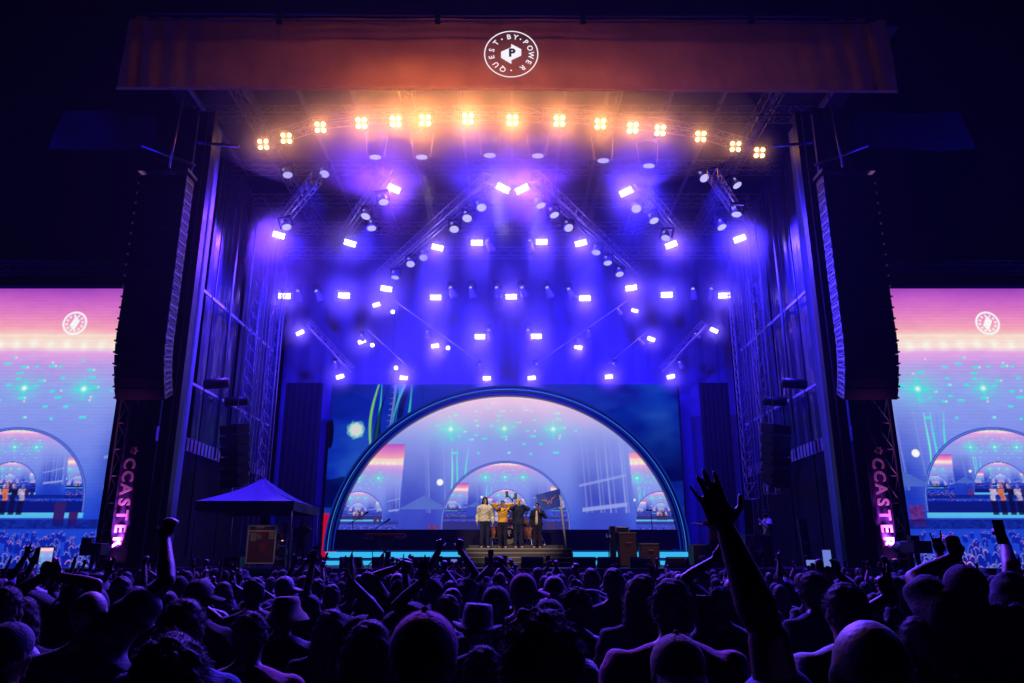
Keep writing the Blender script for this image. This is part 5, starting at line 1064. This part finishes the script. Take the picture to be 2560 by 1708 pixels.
def crate(u0, v0, u1, v1, Y, label, nm='equipment_case', m=None, dep=.6, lean=0):
    a, b = P(u0, v0, Y), P(u1, v1, Y); w, h = b.x - a.x, a.z - DECK; r = empty(nm, ((a.x + b.x) / 2, Y, DECK), (0, R(lean), 0), label, 'case')
    bevel(MB().box((0, dep / 2, h / 2), (w, dep, h)).build('body', m or BMET, r), .015); e = MB()
    for x in (-w / 2, w / 2): e.box((x, 0, h / 2), (.03, .03, h))
    for z in (.015, h): e.box((0, 0, z), (w, .03, .03))
    e.build('edge_trim', STEEL, r); MB().box((0, -.012, h * .5), (w * .3, .02, .05)).build('latch', ALU, r); return r
crate(1731, 1362, 1778, 1390, 23.5, 'low metal edged case on the stage right of the arch foot'); crate(1862, 1338, 1935, 1400, 23.6, 'black mixing console desk before the white shirted stagehand', 'console_desk')
crate(2000, 1296, 2032, 1400, 23.4, 'tall plain blue-lit slab leaning at the right stage side', 'leaning_slab', TARP, .08, -3); crate(2098, 1268, 2145, 1345, 23.0, 'black rack with bright blue metal frame beside the right tower', 'frame_rack')
crate(1010, 1398, 1050, 1412, 22.8, 'low black box on the stage before the keyboard', dep=.4); crate(560, 1392, 600, 1412, 22.6, 'small dark box left of the red road case', dep=.4)
cb = MB()
for k in range(6):
    r_ = random.Random(k); p0 = P(1868 + k * 4, 1338, 23.5); cb.path([p0 + Vector((math.sin(t * .9 + k) * .12 + t * .02, -.05, -t * .09 + .04 * math.sin(t * 2 + k))) for t in np.linspace(0, 6, 14)], .010, 5)
tag(cb.build('cable_bundle', mat('white_cable', (.6, .6, .6), .5)), 'tangle of pale cables dangling from the console desk', 'cables')
# broadcast camera on a tall pedestal between crowd and stage
for u, v, lab in ((236, 1374, 'boxy television camera on a pedestal before the left video screen'), (2290, 1368, 'boxy television camera on a pedestal before the right video screen')):
    p = P(u, v, 17.0); r = empty('broadcast_camera', (p.x, 17, 0), (0, 0, R(8)), lab, 'camera', 'television cameras'); z = p.z
    bevel(MB().box((0, 0, z), (.42, .5, .26)).build('body', BMET, r), .02); MB().tube((0, .25, z), (0, .62, z), .11, .13, n=16).build('lens', BMET, r); MB().box((-.12, -.12, z + .18), (.2, .14, .12)).build('viewfinder', BMET, r); MB().tube((0, 0, .3), (0, 0, z - .12), .06).build('column', STEEL, r)
    m = MB()
    for a in (.5, 2.6, 4.7): m.tube((0, 0, .5), (math.cos(a) * .6, math.sin(a) * .6, .02), .03)
    m.build('tripod', STEEL, r)
# crowd barrier
for k in range(14):
    x = -13.65 + k * 2.1; r = empty('crowd_barrier', (x, 20.4, 0), (0, 0, 0), 'steel crowd barrier panel below the stage, %s from the left' % ORD[k], 'barrier', 'crowd barriers'); MB().box((0, 0, .6), (2.0, .03, 1.1)).build('panel', BMET, r); MB().tube((-1, 0, 1.16), (1, 0, 1.16), .025).build('top_rail', STEEL, r)
# ---------------------------------------------------------------- people near the camera
taken = []
CAMP = Vector((0, 0, EYE))
def near(u, vt, w, head='short', arms=('down', 'down'), yaw=0, label='', hat=0.0, hands=None, hw=.160, **kw):
    """u, vt: photo pixel of the crown; w: head width in photo pixels; hands: {side: (u, v, depth offset, fingers, hand dir, pole)}"""
    D = F * hw / w; p = CAMP + ray(u, vt) * D; H = p.z - hat; s = H / 1.782
    foot = Vector((p.x, p.y - .0, 0)); Rz = Matrix.Rotation(yaw, 3, 'Z'); arms = list(arms); l = [.29, .265]
    if hands:
        for sd, (hu, hv, dy, fg, hd_, pole) in hands.items():
            T = CAMP + ray(hu, hv) * (D + dy); tl = Rz.inverted() @ (T - foot) / s; S = Vector(((1 if sd == 'R' else -1) * (SH - .02), 0, 1.46))
            reach = (tl - S).length
            if reach > .55: k = min(1.12, reach / .55); l = [.29 * k, .265 * k]
            arms[0 if sd == 'R' else 1] = (tl, pole, hd_, (0, 1, .0) if fg != 'clap' else (1 if sd == 'L' else -1, 0, 0), fg)
    o, J = assemble(arms, head, l=tuple(l), fine=kw.pop('fine', True), **kw)
    o.location = foot; o.scale = (s, s, s); o.rotation_euler = (0, 0, yaw); taken.append((foot.x, foot.y)); tag(o, label, 'person')
    return o, J, s, Rz
def world_of(o, J, side, off=(0, 0, .10)):
    W = J['arm' + side][2]; return Vector(o.location) + Matrix.Rotation(o.rotation_euler.z, 3, 'Z') @ ((W + Vector(off)) * o.scale.x)
V = Vector
near(231, 1477, 86, 'bald', ('down', 'down'), label='bald concertgoer punching one long arm up beside the tent', shirt='grey', sleeve=.3, skin=0, vox=.008,
     hands={'R': (412, 1345, .35, 'fist', (.1, .2, 1), (.6, -.6, -.6))})
o, J, s, _ = near(190, 1458, 60, 'cap_left', ('down', 'down'), label='capped fan filming the left video screen with a phone held high', shirt='navy', skin=1, vox=.009,
     hands={'L': (112, 1440, -.15, 'hold', (-.1, .1, 1), (-1, .3, -.5)), 'R': (145, 1440, -.15, 'hold', (-.5, .1, .8), (1, .3, -.6))}, cap='black')
pm = led_mat('phone_feed', .9)
ph = phone_at(CAMP + ray(114, 1402) * (F * .160 / 60 - .12), yaw=R(6), pitch=2, label='phone with bright screen filming the show before the left video screen'); ph.scale = (1.15, 1, 1.15)
# the small picture on that phone
PH_N = [c for c in ph.children if c.name.startswith('phone_screen')][0]
bm_par = ph
xs_, zs_ = np.meshgrid(np.linspace(-.034, .034, 30), np.linspace(-.070, .070, 60))
me = bpy.data.meshes.new('phone_picture'); me.from_pydata([(x, -.0075, z) for x, z in zip(xs_.ravel(), zs_.ravel())], [], [(j * 30 + i, j * 30 + i + 1, (j + 1) * 30 + i + 1, (j + 1) * 30 + i) for j in range(59) for i in range(29)])
cc = sample(feed, xs_ / .05 - .5, zs_ / .05 + .9); at = me.attributes.new('pixels', 'FLOAT_COLOR', 'POINT'); at.data.foreach_set('color', np.concatenate([cc.reshape(-1, 3), np.ones((1800, 1))], 1).astype(np.float32).ravel())
link('screen_picture', me, pm, PH_N)
near(464, 1503, 98, 'short', label='broad dark silhouetted head left of the bucket hat, seen from behind', shirt='blue', hair=0)
near(437, 1608, 132, 'curly', label='dark curly rim-lit head at the very bottom edge under the tent', shirt='navy', hair=0, skin=1)
near(498, 1445, 62, 'cap_right', label='fan in a dark cap turned right, just below the red road case', shirt='black', hat=.02)
near(450, 1443, 38, 'cap_left', label='fan in a small cap facing left beside the raised long arm', shirt='grey', fine=False)
near(18, 1470, 75, 'short', ('down', 'down'), yaw=R(-20), label='dark head cut by the left frame edge near the phone', shirt='white', skin=0)
near(60, 1500, 70, 'long', label='dark long haired fan low at the left edge', shirt='black', hair=1)
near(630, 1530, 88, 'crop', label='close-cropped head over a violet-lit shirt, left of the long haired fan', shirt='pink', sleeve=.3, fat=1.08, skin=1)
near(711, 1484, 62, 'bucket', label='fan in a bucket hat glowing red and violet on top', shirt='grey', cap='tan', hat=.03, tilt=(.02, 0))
near(713, 1438, 44, 'cap_right', label='fan in a pale tipped cap beneath the red road case', shirt='grey', cap='white', hat=.02, fine=False)
near(795, 1449, 38, 'short', label='small round dark head above the raised bare arm', shirt='black', fine=False)
near(830, 1463, 44, 'short', ('down', 'up'), label='dark haired fan beside the tall raised hand left of centre', shirt='navy', fine=False)
near(925, 1560, 104, 'long', label='long haired fan with violet sheen in front of the big cap', shirt='navy', hair=1, skin=0)
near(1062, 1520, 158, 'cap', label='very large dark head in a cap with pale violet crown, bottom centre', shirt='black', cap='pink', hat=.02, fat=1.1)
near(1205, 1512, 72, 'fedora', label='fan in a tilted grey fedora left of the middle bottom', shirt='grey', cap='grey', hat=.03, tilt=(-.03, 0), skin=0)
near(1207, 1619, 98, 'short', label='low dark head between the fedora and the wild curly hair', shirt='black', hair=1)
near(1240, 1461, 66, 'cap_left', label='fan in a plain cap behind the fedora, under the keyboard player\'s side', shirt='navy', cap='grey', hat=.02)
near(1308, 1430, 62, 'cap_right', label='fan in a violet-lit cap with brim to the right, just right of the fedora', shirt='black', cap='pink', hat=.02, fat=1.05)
near(1385, 1437, 48, 'cap_left', label='fan in a pale cap, brim pointing down left, below the flag', shirt='grey', cap='cream', hat=.02, fine=False)
near(1350, 1556, 150, 'curly', label='wild curly head rising at the bottom centre', shirt='blue', hair=1, skin=0, seed=4)
near(1437, 1482, 62, 'curly', label='messy haired fan behind the wild curly head', shirt='white', hair=0, seed=2)
near(1478, 1421, 42, 'crop', label='small cropped head directly under the brown amplifiers\' left side', shirt='black', fine=False, skin=1)
near(1474, 1468, 46, 'bucket', label='fan in a bucket hat with pink rim light right of centre', shirt='grey', cap='grey', hat=.03, fine=False)
near(1533, 1423, 50, 'short', label='straight dark head right below the tall brown amplifier', shirt='grey', fine=False)
near(1605, 1443, 68, 'long', label='long haired fan with flat pale topped hair right of the amplifier', shirt='black', hair=2)
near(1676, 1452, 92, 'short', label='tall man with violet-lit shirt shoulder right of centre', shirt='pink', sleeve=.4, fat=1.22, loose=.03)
near(1690, 1578, 132, 'cap_back', label='fan in a two-tone cap worn backwards, bottom right of centre', shirt='white', cap='tan', hat=.02, hairm='crop')
# the great raised arm
o, J, s, _ = near(2110, 1722, 169, 'short', label='person raising one huge bare arm with open hand before the right stage side', shirt='blue', fat=1.3, vox=.006, thick=1.0, skin=0, seed=3,
     hands={'L': (1815, 1322, .10, 'tall', (-.33, .18, 1), (.1, -.6, .3))})
near(2030, 1432, 60, 'short', yaw=R(25), label='fan with head turned half left under the right corner tower', shirt='navy', skin=2)
near(2108, 1462, 90, 'short', yaw=R(10), label='dark haired fan in a pale shirt behind the big bald head', shirt='white', fat=1.1)
near(2166, 1546, 196, 'bald', label='huge shining bald head in the lower right foreground', shirt='white', skin=0, fat=1.1)
near(2290, 1545, 84, 'short', label='person flashing a two-finger peace sign left of the capped man', shirt='black', skin=0, vox=.006, thick=1.0,
     hands={'L': (2222, 1492, .0, 'peace', (-.12, .1, 1), (-.5, .2, -.7))})
near(2405, 1407, 84, 'cap_left', label='tall man in a dark cap facing left, at the right video screen', shirt='black', hat=.02, skin=0,
     hands={'L': (2390, 1392, .3, 'fist', (0, .1, 1), (-1, 0, -.3))}, vox=.009)
near(2388, 1506, 80, 'short', label='dark head with pale shirt shoulder left of the pink lit listener', shirt='white', fat=1.05)
near(2490, 1516, 88, 'bun', yaw=R(28), label='listener with tied hair, hand at the face, in a pink lit shirt', shirt='pink', arms=('down', 'face'), hair=1)
near(2325, 1505, 58, 'crop', label='small grey cropped head beside the peace sign', shirt='grey', hair=3, fine=False)
near(2475, 1450, 60, 'short', arms=('down', 'horns'), label='fan making a horns sign before the right video screen', shirt='black', vox=.009, skin=1)
near(2535, 1440, 66, 'short', yaw=R(30), label='dark head at the right frame edge with a raised fist and phone', shirt='navy', vox=.009,
     hands={'L': (2515, 1360, .35, 'fist', (-.2, .2, 1), (-.6, -.3, -.4))})
# hands in the middle distance
near(1120, 1490, 60, 'short', label='dark figure holding up a big open five-finger hand at centre left', shirt='black', vox=.006, thick=1.05,
     hands={'L': (1058, 1452, -.1, 'open', (-.05, .1, 1), (-.7, .2, -.5))})
near(830, 1530, 70, 'long', label='dark figure with a tall narrow raised hand left of the keyboard stand', shirt='black', vox=.007,
     hands={'R': (876, 1456, -.1, 'clap', (.05, .1, 1), (.6, .2, -.5))}, hair=0)
near(1128, 1452, 42, 'crop', label='fan joining both raised hands with fingers up by the stage steps', shirt='navy', vox=.008, fine=False,
     hands={'L': (1097, 1375, .3, 'point', (.05, .1, 1), (-1, .1, 0)), 'R': (1150, 1375, .3, 'point', (-.05, .1, 1), (1, .1, 0))})
near(1000, 1452, 46, 'cap', label='fan bending one sleeved arm above the head at centre left', shirt='grey', sleeve=.5, vox=.009, fine=False, hands={'L': (990, 1420, .1, 'relax', (.7, .1, .4), (-1, 0, .2))})
o, J, s, _ = near(1800, 1470, 60, 'short', label='fan behind the huge arm bending an elbow over the head', shirt='grey', vox=.009, hands={'L': (1785, 1400, .2, 'relax', (.6, .2, .6), (-1, 0, .3))})
phone_at(CAMP + ray(1759, 1517) * 4.4, yaw=R(-12), pitch=-35, lit=False, screen=mat('phone_white', (.8, .8, .85), .3), label='white phone held low just left of the huge raised arm').scale = (1, 1, 1)
phone_at(CAMP + ray(2500, 1330) * 4.9, yaw=R(20), pitch=5, lit=False, label='dark phone gripped by the fist before the right video screen').scale = (1.25, 1, 1.0)

# ---------------------------------------------------------------- the crowd behind them
VARS = []
spec = [(('down', 'down'), 'short', 'grey', 'short hair'), (('up', 'up_wide'), 'short', 'navy', 'both arms up'), (('up', 'down'), 'cap', 'grey', 'cap, arm up'), (('down', 'up_bent'), 'long', 'black', 'long hair, bent arm'),
        (('fist', 'down'), 'crop', 'white', 'a raised fist'), (('phone_high', 'phone_high'), 'short', 'black', 'phone held up'), (('down', 'down'), 'cap_left', 'white', 'sideways cap'), (('clap', 'clap'), 'long', 'grey', 'clapping hands'),
        (('down', 'horns'), 'short', 'blue', 'a horns sign'), (('down', 'down'), 'long', 'white', 'long hair, pale top'), (('point', 'down'), 'cap_back', 'black', 'cap, pointing finger'), (('up_bent', 'up_bent'), 'pony', 'pink', 'ponytail, bent arms'),
        (('down', 'down'), 'bald', 'grey', 'a bald head'), (('phone', 'down'), 'bun', 'navy', 'tied hair'), (('down', 'down'), 'bucket', 'cream', 'a bucket hat'), (('up_wide', 'up'), 'curly', 'black', 'curly hair, arms wide')]
for k, (arms, head, shirt, desc) in enumerate(spec):
    o, J = assemble(arms, head, shirt, skin=k % 3, hair=(k * 7) % 3, cap=('black', 'white', 'grey', 'navy')[k % 4], vox=.0115, thick=1.3, seed=k, sleeve=.3)
    VARS.append([o, J, desc, False])
rc_ = random.Random(42)
rows = []
Y = 3.3
while Y < 19.6:
    rows.append(Y); Y += .62 + .035 * Y
ZN = [(-99, -.50, 'under left screen'), (-.50, -.36, 'by left tower'), (-.36, -.23, 'below the tent'), (-.23, -.11, 'below the keyboard'), (-.11, .0, 'below the steps'), (.0, .10, 'below the flag'), (.10, .21, 'below the amplifiers'), (.21, .34, 'right of amplifiers'), (.34, .47, 'by right tower'), (.47, 99, 'under right screen')]
named = []
cnt = 0; spots = []
for ri, Y in enumerate(rows):
    hwid = .70 * Y; sp = .62 + .020 * Y
    x = -hwid + rc_.uniform(0, sp)
    while x < hwid:
        px, py = x + rc_.uniform(-.14, .14), Y + rc_.uniform(-.25, .25)
        uu = 1280 + 1900 * px / py
        if py < 8 and any(a_ < uu < b_ for a_, b_ in ((2165, 2310), (1010, 1110), (830, 905), (1700, 1800))): x += sp; continue
        if all((px - a) ** 2 + (py - b) ** 2 > .50 ** 2 for a, b in taken): spots.append((px, py)); taken.append((px, py))
        x += sp * rc_.uniform(.85, 1.25)
MAXC = 245
if len(spots) > MAXC: spots = sorted(spots, key=lambda s: s[1])[:MAXC] if False else [s for i, s in enumerate(spots) if rc_.random() < MAXC / len(spots)]
WT = [3, .6, .9, 1, .8, .9, 2.2, .6, .7, 2.2, .6, .6, 1.2, 1.3, 1.3, .6]
for px, py in spots:
    k = rc_.choices(range(len(VARS)), WT)[0]
    if py < 5 and k in (1, 7, 15): k = 0
    v = VARS[k]; h = rc_.uniform(1.54, 1.72) if py > 12 else rc_.uniform(1.58, 1.78) if py > 6 else rc_.uniform(1.52, 1.70)
    o = v[0] if not v[3] else copy_tree(v[0]); v[3] = True
    s = h / 1.78; o.location = (px, py, 0); o.scale = (s, s, s); o.rotation_euler = (R(rc_.uniform(-3, 3)), R(rc_.uniform(-3, 3)), math.atan2(px, -26 - 0) * 0 + math.atan2(px, 30 - py) * .6 + rc_.uniform(-.35, .35))
    zone = [z[2] for z in ZN if z[0] <= px / py < z[1]][0]; dist = 'near rows' if py < 6.5 else ('middle rows' if py < 12 else 'far rows')
    tag(o, 'fan with %s, %s, %s' % (v[2], dist, zone), 'person', 'people in the dark crowd'); named.append(o)
    if k in (5,):
        W = v[1]['armR'][2]; p = Vector(o.location) + Matrix.Rotation(o.rotation_euler.z, 3, 'Z') @ (Vector((0, W.y + .03, W.z + .13)) * s)
        named.append(phone_at(p, yaw=o.rotation_euler.z, pitch=3, land=rc_.random() < .5, label='small phone held up, %s, %s' % (dist, zone), lit=rc_.random() < .35))
by = {}
for o in named: by.setdefault(o['label'], []).append(o)
for lb, os_ in by.items():
    if len(os_) > 1:
        for k, o in enumerate(sorted(os_, key=lambda o: o.location.x / o.location.y)): o['label'] = lb + ', %s from left' % ORD[k]
for v in VARS:
    if not v[3]: bpy.data.objects.remove(v[0])

bpy.data.scenes.remove(TMP)
